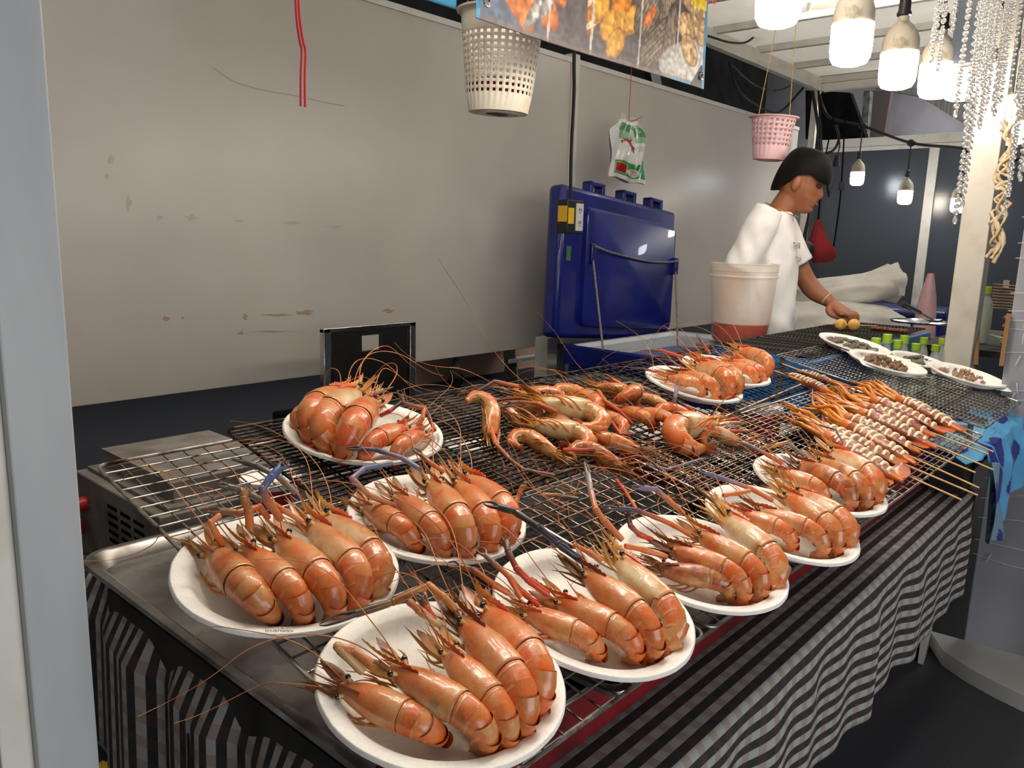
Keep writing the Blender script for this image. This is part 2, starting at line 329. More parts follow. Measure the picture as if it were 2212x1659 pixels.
# stall roof and frame
ce = empty('ceiling', (0, 0, 2.84), kind='structure')
sbox('roof_panel', (-1.0, 0.2, 0.03), (7.6, 3.06, 0.05), 'roof_sheet', ce)
for x in np.arange(0.45, 7.3, 0.72): sbox('rafter', (x, 0.22, -0.02), (x + 0.045, 3.0, 0.03), 'metal_white', ce, 0.003)
t1 = empty('trim_1', (0, 3.0, 2.74), kind='structure'); sbox('beam', (-1, -0.03, 0), (7.6, 0.05, 0.1), 'post_white', t1, 0.004); sbox('beam_lip', (-1, -0.05, -0.02), (7.6, -0.03, 0.02), 'metal_white', t1)
t2 = empty('trim_2', (7.52, 0, 2.72), kind='structure'); sbox('beam', (0, 0.2, 0), (0.07, 3.0, 0.06), 'post_white', t2, 0.004); sbox('beam', (0.01, 0.2, 0.07), (0.06, 3.0, 0.13), 'metal_white', t2, 0.004)
sbox('joint_plate', (-0.006, 2.18, 0.055), (0, 2.42, 0.125), 'post_white', t2)
t3 = empty('trim_3', (7.56, 3.02, 0), kind='structure'); sbox('post', (-0.03, -0.03, 0), (0.03, 0.03, 2.74), 'post_white', t3, 0.003)
t4 = empty('trim_4', (0.217, 0.8, 0), kind='structure'); sbox('post', (0, 0, 0), (0.0555, 0.06, 2.84), 'post_grey', t4, 0.002)
sbox('post_flange', (-0.028, 0.012, 0), (0.0, 0.075, 2.84), 'post_white', t4, 0.002)
t5 = empty('trim_5', (3.80, 0.74, 0), kind='structure'); sbox('post', (0, 0, 0), (0.1, 0.11, 2.84), 'post_white', t5, 0.004)
# ---------------------------------------------------------------- prawns: shared part meshes in a local frame (x to the nose, z to the back)
CR = np.array
ORA, PNK, CRM, OLV, YEL, BRN, RED, BLU, BLK = [CR(c(*q)) for q in ((204, 100, 36), (204, 120, 66), (212, 176, 120), (160, 124, 66), (212, 146, 48), (112, 58, 24), (196, 62, 28), (66, 84, 128), (34, 28, 30))]
def lerp(a, b, t): t = np.clip(np.asarray(t, float), 0, 1)[..., None]; return a * (1 - t) + b * t
def sm(a, b, x): t = np.clip((x - a) / (b - a), 0, 1); return t * t * (3 - 2 * t)
LC = 0.102
def carapace(pale=0.0):
    S = np.r_[-0.045, -0.03, 0, np.linspace(0.04, 1, 24)]; n = 32; a = np.arange(n) / n * 2 * np.pi
    ww = np.interp(S, [-0.045, -0.03, 0, .12, .35, .6, .8, .92, 1], [.0226, .0238, .0236, .0244, .0240, .0200, .0144, .0104, .0070])
    zt = np.interp(S, [-0.045, -0.03, 0, .12, .35, .6, .8, .92, 1], [.0226, .0238, .0238, .0250, .0250, .0218, .0168, .0130, .0090])
    zb = np.interp(S, [-0.045, 0, .2, .5, .75, .9, 1], [.0175, .0185, .0205, .0205, .0165, .011, .006])
    rings = []; C = []
    for s, w, t, b in zip(S, ww, zt, zb):
        y = w * np.sign(np.cos(a)) * np.abs(np.cos(a)) ** 0.92; z = np.where(np.sin(a) > 0, t, b) * np.sin(a)
        z = z + 0.0012 * np.exp(-((a - np.pi / 2) / 0.16) ** 2) * sm(0.35, 0.8, s)      # dorsal keel
        y = y * (1 - 0.05 * np.exp(-((np.sin(a) - 0.15) / 0.18) ** 2) * np.exp(-((s - 0.55) / 0.12) ** 2))   # cheek groove
        xx = s * LC - 0.006 * (1 - np.sin(a)) * sm(0.3, 0.0, s) * 0 + 0.010 * sm(0.85, 1.0, s) * 0
        rings.append(np.c_[np.full(n, xx) + 0.007 * (np.sin(a) < 0) * sm(0.15, 0, s), y, z])
        up = np.sin(a)
        col = lerp(PNK, ORA, 0.45 + 0.35 * np.sin(3.1 * s * 6 + 2 * a)); col = lerp(col, OLV, sm(0.25, -0.5, up) * 0.75); col = lerp(col, CRM, sm(0.12, -0.02, s) * 0.35 * np.ones(n))
        col = lerp(col, CRM, 0.55 * np.exp(-((s - 0.22) / 0.13) ** 2) * np.exp(-((up - 0.35) / 0.4) ** 2))
        col = lerp(col, ORA * 0.85, 0.5 * np.exp(-((up - 1) / 0.08) ** 2) * sm(0.4, 0.9, s)); col = lerp(col, CR(c(216, 204, 172)), pale * sm(0.75, 0.2, up) * sm(-.02, .1, s) * sm(1.0, .7, s)); col = lerp(col, YEL * 0.8, sm(0.75, 1.0, s) * 0.75 * np.ones(n))
        if s < -0.02: col = lerp(col, BRN, 0.35 * np.ones(n))
        C.append(col)
    return MB().loft(rings, np.concatenate(C), (False, True)).data('carapace', 'shell', 50)
SEG = [.0140, .0170, .0175, .0160, .0145, .0180]; SW = [.0222, .0222, .0206, .0182, .0152, .0120, .0076]
def segment(k):
    L = SEG[k]; t = np.array([-.60 if k < 3 else -1.1, -.3, 0, .2, .45, .7, .86, .93, 1.0, 1.02]); f = np.array([.94 if k < 3 else .90, .965, .978, .985, .995, 1.0, 1.004, 1.006, 1.0, .965]); n = 26; a = np.arange(n) / n * 2 * np.pi; rings = []; C = []
    for i, (tt, ff) in enumerate(zip(t, f)):
        w = (SW[k] * (1 - max(tt, 0)) + SW[k + 1] * max(tt, 0)) * ff; y = w * np.cos(a); z = np.where(np.sin(a) > 0, 1.02, 0.74) * w * np.sin(a)
        x = -tt * L - 0.003 * (np.sin(a) < 0) * np.abs(np.sin(a)) * (1 if k < 5 else 0)
        rings.append(np.c_[x * np.ones(n), y, z]); up = np.sin(a)
        col = lerp(ORA, RED, 0.22 + 0.2 * np.sin(2.3 * a + k)); col = lerp(col, PNK, sm(.45, 0, tt) * 0.45 * np.ones(n)); col = lerp(col, CRM, sm(0.0, -0.6, up) * 0.7)
        if .85 < tt <= .94: col = lerp(col, CRM, 0.5 * np.ones(n))
        if tt > .99: col = lerp(col, ORA * 0.8, 0.4 * np.ones(n))
        if k == 0 and tt < .45: col = lerp(col, CRM, 0.55 * np.ones(n))
        C.append(col)
    if k == 5: rings.append(rings[-1] * [1, .45, .45] - [0.003, 0, 0]); C.append(C[-1])
    return MB().loft(rings, np.concatenate(C), (False, k == 5)).data('abdomen_segment', 'shell', 45)
def leaf(mb, base, d, L, w, th, up, col0, col1, cup=0.15, n=7):
    """flat pointed leaf plate from base along d"""
    base = CR(base, float); d = CR(d, float); d /= np.linalg.norm(d); up = CR(up, float); sd = np.cross(up, d); sd /= np.linalg.norm(sd); up = np.cross(d, sd)
    t = np.linspace(0, 1, n); prof = w * np.sin(np.pi * np.clip(t * 0.86 + 0.12, 0, 1)) ** 0.8; rings = []; C = []
    for tt, p in zip(t, prof):
        o = base + d * L * tt + up * cup * L * tt * tt
        rings.append(np.array([o + sd * p, o + up * th + sd * p * 0.4, o + up * th - sd * p * 0.4, o - sd * p, o - up * th - sd * p * .4, o - up * th + sd * p * .4])); C.append(np.tile(lerp(col0, col1, tt), (6, 1)))
    return mb.loft(rings, np.concatenate(C))
def tail_fan():
    m = MB()
    leaf(m, (0, 0, .002), (-1, 0, -.05), .030, .0055, .0012, (0, 0, 1), ORA, RED, -0.1)
    for s in (1, -1):
        leaf(m, (0, s * .003, 0), (-1, s * .28, -.05), .030, .0068, .0009, (0, 0, 1), ORA, RED * .8, -0.15); leaf(m, (0, s * .005, -.001), (-1, s * .6, -.05), .029, .0072, .0009, (0, 0, 1), ORA, BRN, -0.15)
    return m.data('tail_fan', 'shell', 50)
def rostrum():
    x = np.linspace(.058, .148, 29); zc = np.interp(x, [.058, .084, .10, .117, .133, .148], [.0240, .0218, .0188, .0186, .0215, .0275]); h = np.interp(x, [.058, .079, .11, .139, .148], [.0008, .0034, .0036, .0022, .0004])
    th = np.interp(x, [.058, .09, .148], [.0012, .0020, .0005]); teeth = np.where(np.arange(29) % 3 == 1, .0016, 0); rings = []; C = []
    for i in range(29):
        z0, z1 = zc[i] - h[i] - (.0010 if (i % 5 == 2 and x[i] > .112) else 0), zc[i] + h[i] + teeth[i]
        rings.append(np.array([(x[i], th[i], zc[i] - h[i] * .3), (x[i], th[i] * .35, z1), (x[i], -th[i] * .35, z1), (x[i], -th[i], zc[i] - h[i] * .3), (x[i], -th[i] * .4, z0), (x[i], th[i] * .4, z0)]))
        C.append(np.tile(lerp(lerp(RED, YEL, (x[i] - .08) / .04), BRN, (x[i] - .128) / .025), (6, 1)))
    return MB().loft(rings, np.concatenate(C)).data('rostrum', 'leg_shell', 35)
def eye_mesh(s):
    m = MB(); m.tube([(.074, s * .006, .009), (.079, s * .0105, .0115), (.0815, s * .0125, .0125)], [.0028, .0026, .0034], 8, mi=1, col=np.tile(CRM, (3, 1))); m.ball((.0832, s * .0142, .0132), .0043, 12, 8, col=BLK); return m.data('eye', ['eye_dark', 'leg_shell'], 60)
def scale_mesh(s):
    m = MB(); leaf(m, (.080, s * .0072, .0045), (1, s * .22, .18), .056, .0088, .0009, (0, s * .25, 1), YEL, BRN * .9, .05, 9); return m.data('antennal_scale', 'leg_shell', 50)
def mouth_mesh(seed):
    r = random.Random(seed); m = MB()
    for k in range(18):
        s = 1 if k % 2 else -1; b = CR([r.uniform(.066, .086), s * r.uniform(.002, .011), r.uniform(-.012, .002)]); L = r.uniform(.026, .082)
        e = b + CR([L, s * r.uniform(-.002, .016), r.uniform(-.010, .022)]); mid = (b + e) / 2 + CR([0, s * r.uniform(-.004, .006), r.uniform(-.008, .010)])
        P = spline([b, mid, e], 5); t = np.linspace(0, 1, len(P)); m.tube(P, np.interp(t, [0, .6, 1], [.0024, .0016, .0003]) * r.uniform(.7, 1.2), 5, lerp(lerp(YEL, CRM, CR([r.random() * .5] * len(P))), BRN * .6, t * r.uniform(0, 1)))
    for s in (1, -1): m.tube([(.080, s * .005, .003), (.092, s * .006, .006), (.100, s * .006, .008)], [.0036, .0032, .002], 7, np.tile(YEL * .8, (3, 1)))
    return m.data('mouthparts', 'leg_shell', 60)
def leg_mesh(i, s, seed):
    r = random.Random(seed); b = CR([.012 + .014 * i, s * .010, -.016]); k1 = b + CR([.022, s * r.uniform(.014, .022), r.uniform(-.002, .007)]); k2 = k1 + CR([.028, s * r.uniform(-.006, .004), r.uniform(-.004, .008)]); e = k2 + CR([.020, s * r.uniform(-.010, .002), r.uniform(-.008, .003)])
    P = spline([b, k1, k2, e], 4); t = np.linspace(0, 1, len(P)); return MB().tube(P, np.interp(t, [0, .5, 1], [.0023, .0016, .0005]), 6, lerp(lerp(ORA, YEL, t), BRN * .5, (t - .7) * 2)).data('walking_leg', 'leg_shell', 60)
def pleopods():
    m = MB()
    for s in (1, -1): leaf(m, (-.008, s * .008, -.009), (.55, s * .15, -.8), .011, .0040, .0008, (1, 0, 0), OLV, BRN, .3, 5)
    return m.data('swimmerets', 'leg_shell', 60)
def claw_tube(P, r0=.0040, cols=(ORA, BLU), pinch=True, spiny=0):
    """segmented arm through points P ending in a two-finger pincer"""
    P = CR(P, float); m = MB(); k = len(P); tot = np.r_[0, np.cumsum(np.linalg.norm(np.diff(P, axis=0), axis=1))]; tot /= tot[-1]
    cf = lambda t: lerp(cols[0], cols[1], sm(.25, .72, np.asarray(t, float)))
    for i in range(k - 1):
        a, b = P[i], P[i + 1]; last = (i == k - 2)
        f = r0 * (1 - .22 * tot[i]); t = CR([0, .12, .5, .88, 1.0]); rr = f * CR([.78, .95, .88, 1.06, .84])
        if not (last and pinch): m.tube(a + (b - a) * t[:, None], rr, 8, cf(tot[i] + (tot[i + 1] - tot[i]) * t))
        else:
            d = b - a; L = np.linalg.norm(d); d = d / L; sd = np.cross(d, [0, 0, 1.0]); sd /= max(np.linalg.norm(sd), 1e-6); h = .52
            m.tube(a + d * L * CR([0, .08, .3, h])[:, None], f * CR([.75, 1.0, 1.12, 1.05]), 8, cf(tot[i] + (1 - tot[i]) * CR([0, .08, .3, h])))
            for s in (1, -1):
                Q = CR([a + d * L * h + sd * s * f * .5, a + d * L * .72 + sd * s * f * (1.5 if s > 0 else 1.0), a + d * L * .9 + sd * s * f * 1.0, a + d * L + sd * s * f * .25]); Q = spline(Q, 4)
                m.tube(Q, np.linspace(f * .62, f * .12, len(Q)), 6, lerp(cols[1], BLK, np.linspace(.2, .9, len(Q))))
        if i < k - 2: m.ball(b, f * 1.02, 8, 5, cf(tot[i + 1]))
    return m
def claw_variant(seed):
    r = random.Random(seed); s = 1 if seed % 2 else -1; lift = r.uniform(.006, .05); out = r.uniform(.008, .035)
    P = [(.058, s * .011, -.012), (.082, s * (.014 + out * .5), -.006), (.118, s * (.016 + out), lift * .6), (.150, s * (.014 + out * r.uniform(.5, 1.3)), lift * 1.1), (.222 + r.uniform(-.02, .02), s * out * r.uniform(-.4, 1.2), lift * r.uniform(.6, 1.3))]
    cs = [(ORA, BLU), (PNK, BLU * .6), (RED, BLK), (YEL, BRN), (ORA, BRN), (RED, BRN)][seed % 6]; return claw_tube(P, .0027, cs).data('claw_arm', 'claw_shell', 60)
def antenna_mesh(seed):
    r = random.Random(seed); s = 1 if seed % 2 else -1; P = [CR([.094, s * .006, .006])]; d = CR([1, s * r.uniform(-.1, .5), r.uniform(.25, .85)]); d /= np.linalg.norm(d); n = 26; L = r.uniform(.24, .42) / n
    cy, cz = r.uniform(-.9, .9) * s, r.uniform(-1.5, -.2)
    for i in range(n):
        P.append(P[-1] + d * L); d = d + CR([-.1 * abs(cy), cy * .5 + .5 * math.sin(i * .35 + seed), cz * (.4 if i < 8 else .9) * (1 if P[-1][2] > .01 else -.6)]) * .11; d /= np.linalg.norm(d)
    return MB().tube(CR(P), np.linspace(.00100, .00036, len(P)), 5).data('antenna', 'antenna', 80)
MPALE = carapace(.8); MCAR, MSEG, MFAN, MROS = carapace(), [segment(k) for k in range(6)], tail_fan(), rostrum()
MEYE = [eye_mesh(1), eye_mesh(-1)]; MSCA = [scale_mesh(1), scale_mesh(-1)]; MMOU = [mouth_mesh(k) for k in range(5)]
MLEG = [[leg_mesh(i, s, 10 * i + s + j * 77) for i in range(3) for s in (1, -1)] for j in range(3)]; MPLE = pleopods()
MCLA = [claw_variant(k) for k in range(12)]; MANT = [antenna_mesh(k) for k in range(14)]
CURL = dict(plate=[4, 12, 22, 32, 38, 42, -45], mild=[2, 6, 11, 18, 25, 30, -20], strong=[12, 25, 34, 40, 40, 34, -40], half=[6, 16, 26, 32, 34, 34, -40])
def chain(cl):
    M = T_(0.004, 0, -0.0005); Ms = []; pts = []
    for k in range(6):
        M = M @ Rm('Y', -cl[k]); Ms.append(M.copy()); M = M @ T_(-SEG[k], 0, 0); pts.append((M.translation.copy(), SW[k + 1]))
    M = M @ Rm('Y', -cl[6]); Ms.append(M.copy() ); pts.append(((M @ Vector((-.026, 0, 0))), .002))
    p, r = min(pts, key=lambda q: q[0].x - q[1] * .6); return Ms, CR([p.x - r * .6, 0, p.z])
CH = {k: chain(v) for k, v in CURL.items()}; EL = CR([.090, 0, .012]); N_PL = CR([0, -TL, 1]) / math.hypot(1, TL)
LIFT = []; prawn_n = 0; FWD = T_(.008, 0, .0)
def prawn(eye, tail, label, group, he=.055, ht=.026, roll=0, tint=(1, 1, 1), char=.2, curl='plate', claws=(), dclaw=1, ant=2, legs=True, floor=.002):
    """a cooked river prawn laid so that its eyes and the bend of its tail come to the two measured spots"""
    global prawn_n
    k = prawn_n; prawn_n += 1; rr = random.Random(100 + k)
    Ms, TLc = CH[curl]; Ew, Tw = atP(*eye, he), atP(*tail, ht); l = EL - TLc; a1 = l / np.linalg.norm(l); A = CR([a1, [0, 1, 0], np.cross(a1, [0, 1, 0])]).T
    f = Ew - Tw; s = float(np.clip(np.linalg.norm(f) / np.linalg.norm(l), .62, 1.22)); b1 = f / np.linalg.norm(f); b2 = np.cross(N_PL, b1); b2 /= np.linalg.norm(b2); b3 = np.cross(b1, b2)
    ph = math.radians(roll); d3 = b3 * math.cos(ph) + b2 * math.sin(ph); B = CR([b1, np.cross(d3, b1), d3]).T; Rw = B @ A.T
    ctr = (Ew + Tw) / 2 - s * Rw @ ((EL + TLc) / 2); M = Matrix.Identity(4)
    for i in range(3):
        for j in range(3): M[i][j] = Rw[i, j] * s
        M[i][3] = ctr[i]
    low = 9
    for me, Mk in [(MCAR, Matrix.Identity(4))] + list(zip(MSEG, Ms)):
        V = np.empty(len(me.vertices) * 3); me.vertices.foreach_get('co', V); Q = np.array(M @ Mk); V = V.reshape(-1, 3) @ Q[:3, :3].T + Q[:3, 3]; low = min(low, float((V[:, 2] - GZ - TL * (V[:, 1] - GY)).min()))
    if low < floor: LIFT.append((label, round(floor - low, 4))); M = T_(0, 0, floor - low) @ M
    root = empty('grilled_prawn', M, label, 'prawn', group); col = (*tint, char); hot = (.42, .32, .26, .7) if any(w in label for w in ('charred', 'scorched', 'black snout', 'burnt', 'brown headed')) else (tint[0], tint[1], tint[2], min(1, char + .25))
    inst('carapace', MPALE if any(w in label for w in ('pale', 'white', 'pink head', 'rosy')) else MCAR, root, color=col); inst('rostrum', MROS, root, color=hot)
    for j in range(6): inst('abdomen_segment', MSEG[j], root, Ms[j], col)
    inst('tail_fan', MFAN, root, Ms[6] @ Matrix.Scale(.45 if curl in ('plate', 'half') else .85, 4), col)
    for j in (0, 1): inst('eye', MEYE[j], root, FWD, col); inst('antennal_scale', MSCA[j], root, FWD, hot)
    inst('mouthparts', MMOU[k % 5], root, FWD, hot); [inst('swimmerets', MPLE, root, Ms[q], col) for q in range(4)]
    if legs:
        for me in MLEG[k % 3]: inst('walking_leg', me, root, color=col)
    for j in range(ant): inst('antenna', MANT[(k * 3 + j * 7 + rr.randrange(2) * 2) % 14 // 2 * 2 + j % 2], root)
    for j in range(dclaw): inst('claw_arm', MCLA[(k * 5 + j * 3) % 12], root, color=col)
    bpy_inv = np.array(M.inverted())
    for cl in claws:
        P = CR([atP(x, y, h) for x, y, h in cl[0]]); P = P @ bpy_inv[:3, :3].T + bpy_inv[:3, 3]
        claw_tube(P, (cl[2] if len(cl) > 2 else .0040) * .86 / s, cl[1], cl[3] if len(cl) > 3 else True).build('claw_arm', 'claw_shell', root, 60).color = (1, 1, 1, .1)
    return root

# ---------------------------------------------------------------- plates
def plate_mesh():
    pr = [(0, .0035), (.35, .0035), (.62, .0038), (.735, .0062), (.80, .0125), (.835, .0190), (.86, .0215), (.93, .0238), (.985, .0250), (1.0, .0240), (1.004, .0205), (.985, .0195), (.93, .0205), (.86, .0180), (.82, .0120), (.76, .0040), (.68, .0008), (.3, .0006), (0, .0006)]
    r_ = random.Random(3); n = 72; a = np.arange(n) / n * 2 * np.pi; rings = []
    for r, z in pr:
        w = 1 + .0016 * np.sin(a * 9 + r * 30) * (r > .85) + .0012 * np.sin(a * 23) * (r > .97); e = max(r, 1e-4)
        rings.append(np.c_[e * w * np.cos(a), e * w * np.sin(a), np.full(n, z) + .0006 * np.sin(a * 3 + 1) * (r > .8)])
    return MB().loft(rings, cap=(False, False)).data('paper_plate', 'pulp', 60)
MPLT = plate_mesh()
TILT = Matrix.Rotation(math.atan(TL), 4, 'X')
def plate(cx, cy, rx, ry, rot, label, dz=.002, word=None):
    M = T_(cx, cy, gz(cy) + dz) @ TILT @ Rm('Z', rot) @ Matrix.Diagonal((rx, ry, 1, 1))
    o = inst('paper_plate', MPLT, None, M); tag(o, label, 'plate', 'pulp plates on the grill')
    if word:
        ang, lines = word; m = MB(); rad = math.sqrt(rx * ry)
        for txt, size, dr in lines:
            V, Fc = text_geo(txt, size); R0 = .925 * rad + dr
            th = math.radians(ang) - V[:, 0] / R0; rr_ = R0 + V[:, 1]
            Z = np.interp(rr_ / rad, [.86, .93, .985, 1.0], [.0215, .0238, .0250, .0240]) + .0009
            m.add(np.c_[rr_ * np.cos(th), rr_ * np.sin(th), Z], Fc)
        t = m.build('printed_lettering', 'ink', None, smooth=False); t.parent = o
        t.matrix_parent_inverse = Matrix.Identity(4); t.matrix_local = Matrix.Diagonal((1 / rx, 1 / ry, 1, 1)) @ Rm('Z', -rot)
    return o
# ---------------------------------------------------------------- grill grates (slope: z = gz(y))
def gp(x, y, h=0.0): return (x, y, gz(y) + h)
def wire_mesh(L, r):
    return MB().tube([(-L / 2, 0, 0), (L / 2, 0, 0)], r, 6).data('wire', 'grate_wire', 60)
def grate(x0, x1, y0, y1, dx, dy, label, h=0.0, r=.00135, rf=.0026, m='grate_wire', corner=.015, flat=None, skew=0.0):
    root = empty('grill_grate', gp((x0 + x1) / 2, (y0 + y1) / 2, h) if flat is None else ((x0 + x1) / 2, (y0 + y1) / 2, flat), label, 'grate', 'wire grates over the grill')
    o = CR(root.location[:]); pt = (lambda x, y, d=0.0: CR(gp(x, y, h + d)) - o) if flat is None else (lambda x, y, d=0.0: CR([x, y, flat + d]) - o)
    P = []
    for cx_, cy_, a0 in ((x1 - corner, y1 - corner, 0), (x0 + corner, y1 - corner, 90), (x0 + corner, y0 + corner, 180), (x1 - corner, y0 + corner, 270)):
        for k in range(5):
            a = math.radians(a0 + k * 22.5); P.append(pt(cx_ + corner * math.cos(a), cy_ + corner * math.sin(a)))
    P.append(P[0]); P.append(P[1]); MB().tube(P, rf, 8).build('frame', m, root)
    ang = math.atan(TL) if flat is None else 0; LX, LY = x1 - x0, (y1 - y0) / math.cos(ang)
    mx, my = wire_mesh(LX, r), wire_mesh(LY, r)
    for me in (mx, my): me.materials[0] = MATS[m]
    nx = max(1, round((x1 - x0) / dx)); ny = max(1, round((y1 - y0) / dy))
    for i in range(1, ny):
        y = y0 + (y1 - y0) * i / ny; inst('wire', mx, root, Matrix.Translation(Vector(pt((x0 + x1) / 2, y, .0))))
    for i in range(1, nx):
        x = x0 + (x1 - x0) * i / nx; inst('wire', my, root, Matrix.Translation(Vector(pt(x, (y0 + y1) / 2, -.0022))) @ Matrix.Rotation(ang, 4, 'X') @ Rm('Z', 90))
    return root
grate(.397, .825, .402, 1.098, .030, .026, 'rusty wide-meshed grate at the left end, over the steel tray')
grate(.600, 1.185, .770, 1.125, .075, .0115, 'blackened close-barred grate under the back left plate', h=.006, r=.0017, m='grate_black')
grate(.838, 1.592, .402, 1.02, .030, .0245, 'wide-meshed grate in the middle of the stall under most plates', h=.001)
grate(1.185, 2.275, .392, .775, .045, .0125, 'close-barred grate under the squid skewers', h=.004, r=.0013)
grate(1.20, 2.30, .800, 1.13, .027, .022, 'dark square-meshed grate behind the pile of loose prawns', h=-.002, m='grate_black')
grate(2.30, 2.80, .395, .97, .040, .0105, 'close-barred grate under the plates of shellfish', h=.016, r=.0013)
grate(2.38, 3.70, .905, 1.235, .16, .0135, 'blackened charcoal grate the vendor is cooking on', r=.0022, m='grate_black', flat=.992)
MB().tube([gp(1.36, .757, .011), gp(2.09, .803, .011)], .0032, 8).build('iron_rod', 'grate_wire'); tag(bpy.data.objects['iron_rod'], 'loose straight iron rod lying on the grate behind the loose prawns', 'rod')
for (x, y) in ((.825, .402), (1.592, .402), (2.275, .392)): pass

# ---------------------------------------------------------------- what stands under the grates
t = empty('folding_table', (1.41, .78, 0), 'long folding table under the striped cloth', 'table')
MB().box((-.95, -.34, .655), (.95, .90, .686)).build('tabletop', 'grill_dark', t, smooth=False)
for sx in (-1, 1):
    for sy in (.05, .84): MB().tube([(sx * .68, sy, 0), (sx * .66, sy, .656)], .014, 10).build('leg', 'old_metal', t)
g = empty('gas_grill', (1.36, 1.24, .695), 'long grey gas grill box behind the steel tray', 'grill')
MB().box((-.82, 0, .0), (.90, .36, .165)).build('body', 'grill_grey', g, 30, bevel=.003)
MB().box((-.80, .01, .166), (-.50, .35, .172)).build('cover_plate', 'grill_grey', g, smooth=False)
MB().box((-.78, .03, .172), (-.56, .33, .208)).build('cover_box', 'grill_grey', g, smooth=False)
MB().box((-.48, .01, .166), (.88, .35, .176)).build('charcoal_bed', 'coal', g, smooth=False)
for i, x in enumerate((-.35, -.05, .25, .55)): MB().tube([(x, .02, .185), (x, .34, .185)], .010, 8).build('burner_pipe', 'old_metal', g)
for j in range(3):
    for i in range(6): MB().box((-.8215, .06 + j * .055, .050 + i * .016), (-.819, .098 + j * .055, .056 + i * .016)).build('vent', 'black_cloth', g, smooth=False)
for y, z in ((.315, .110), (.345, .055)): MB().lathe([(0, -.018), (.013, -.018), (.015, 0), (0, 0)], 14).build('knob', 'knob_red', g, M=T_(-.82, y, z) @ Rm('Y', 90))
g2 = empty('charcoal_trough', (.98, .53, .695), 'dark red metal charcoal trough along the front of the grill', 'grill')
MB().box((-.56, -.008, 0), (.68, 0, .14)).build('front_panel', 'grill_red', g2, smooth=False, bevel=.002); MB().box((-.56, 0, 0), (.68, .62, .010)).build('floor_plate', 'grill_dark', g2, smooth=False)
MB().box((-.56, .0, .0), (-.552, .62, .11)).build('side_panel', 'grill_dark', g2, smooth=False); MB().box((.672, 0, 0), (.68, .62, .11)).build('side_panel', 'grill_red', g2, smooth=False)
MB().box((-.50, .30, .010), (.65, .60, .05)).build('charcoal_bed', 'coal', g2, smooth=False)
MB().box((-.555, -.0095, .03), (.675, -.008, .035)).build('seam', 'paper', g2, smooth=False)
g3 = empty('charcoal_box', (1.98, .53, .695), 'dark charcoal box under the squid end of the grates', 'grill')
MB().box((-.31, -.008, 0), (.30, 0, .13)).build('front_panel', 'grill_red', g3, smooth=False); MB().box((-.31, 0, 0), (.30, .62, .03)).build('floor_plate', 'coal', g3, smooth=False); MB().box((.292, 0, .03), (.30, .62, .13)).build('side_panel', 'grill_dark', g3, smooth=False)
# long steel tray whose bright lip shows under the front edge
def rect_ring(x0, x1, y0, y1, rc, z, n=6):
    P = []
    for cx_, cy_, a0 in ((x1 - rc, y1 - rc, 0), (x0 + rc, y1 - rc, 90), (x0 + rc, y0 + rc, 180), (x1 - rc, y0 + rc, 270)):
        for k in range(n + 1): a = math.radians(a0 + k * 90 / n); P.append((cx_ + rc * math.cos(a), cy_ + rc * math.sin(a), z))
    return CR(P)
def steel_tray(name, x0, x1, y0, y1, z, dep, label, rc=.05, lip=.014, tx=0.0):
    m = MB(); R = [rect_ring(x0 + lip + .02, x1 - lip - .02, y0 + lip + .02, y1 - lip - .02, rc * .55, -dep), rect_ring(x0 + lip + .012, x1 - lip - .012, y0 + lip + .012, y1 - lip - .012, rc * .6, -dep * .9), rect_ring(x0 + lip, x1 - lip, y0 + lip, y1 - lip, rc * .75, -.003), rect_ring(x0 + lip * .6, x1 - lip * .6, y0 + lip * .6, y1 - lip * .6, rc * .9, 0), rect_ring(x0, x1, y0, y1, rc, -.001), rect_ring(x0 - .002, x1 + .002, y0 - .002, y1 + .002, rc, -.006), rect_ring(x0 + lip * .9, x1 - lip * .9, y0 + lip * .9, y1 - lip * .9, rc * .75, -.0055), rect_ring(x0 + lip + .011, x1 - lip - .011, y0 + lip + .011, y1 - lip - .011, rc * .6, -dep * .9 - .002), rect_ring(x0 + lip + .02, x1 - lip - .02, y0 + lip + .02, y1 - lip - .02, rc * .55, -dep - .002)]
    o = m.loft(R, cap=(True, True)).build(name, 'steel', None, 35, M=T_(0, 0, z)); return tag(o, label, 'tray')
steel_tray('steel_tray', .402, .80, .46, 1.225, .840, .024, 'shallow stainless steel tray sticking out under the left plates')
steel_tray('grill_tray', .66, 1.66, .418, .62, .848, .018, 'long steel drip tray with a bright lip under the front grate', rc=.02)
# printed tubs seen through the wires
def tub(px, py, z, r, h, label, cols, seed):
    p = at(px, py, z); m = MB(); n = 40; a = np.arange(n) / n * 2 * np.pi; rings = []; C = []; r_ = np.random.RandomState(seed)
    for zz in np.linspace(0, h, 12):
        rings.append(np.c_[r * (.88 + .12 * zz / h) * np.cos(a), r * (.88 + .12 * zz / h) * np.sin(a), np.full(n, zz)]); q = (np.sin(a * 3 + seed) + np.sin(zz * 120 + a * 2) > .35)[:, None]; q2 = (np.cos(a * 4 + zz * 90 + seed) > .55)[:, None]
        C.append(np.where(q2, CR(cols[2]), np.where(q, CR(cols[0]), CR(cols[1]))))
    o = empty('plastic_tub', p - CR([0, 0, h]), label, 'tub', 'printed tubs under the grates'); m.loft(rings, np.concatenate(C)).build('body', 'paint_gloss', o)
    MB().lathe([(0, h + .002), (r * .92, h + .002), (r * .98, h + .006), (r * 1.03, h + .006), (r * 1.03, h - .006), (r * .99, h - .008)], 40).build('lid', 'paper', o)
sbs = MB().box((1.80, .85, .80), (2.27, 1.20, .803)).build('foil_sheet', 'socket_plate', None, smooth=False); tag(sbs, 'pale metal sheet under the dark grate behind the loose prawns', 'sheet')
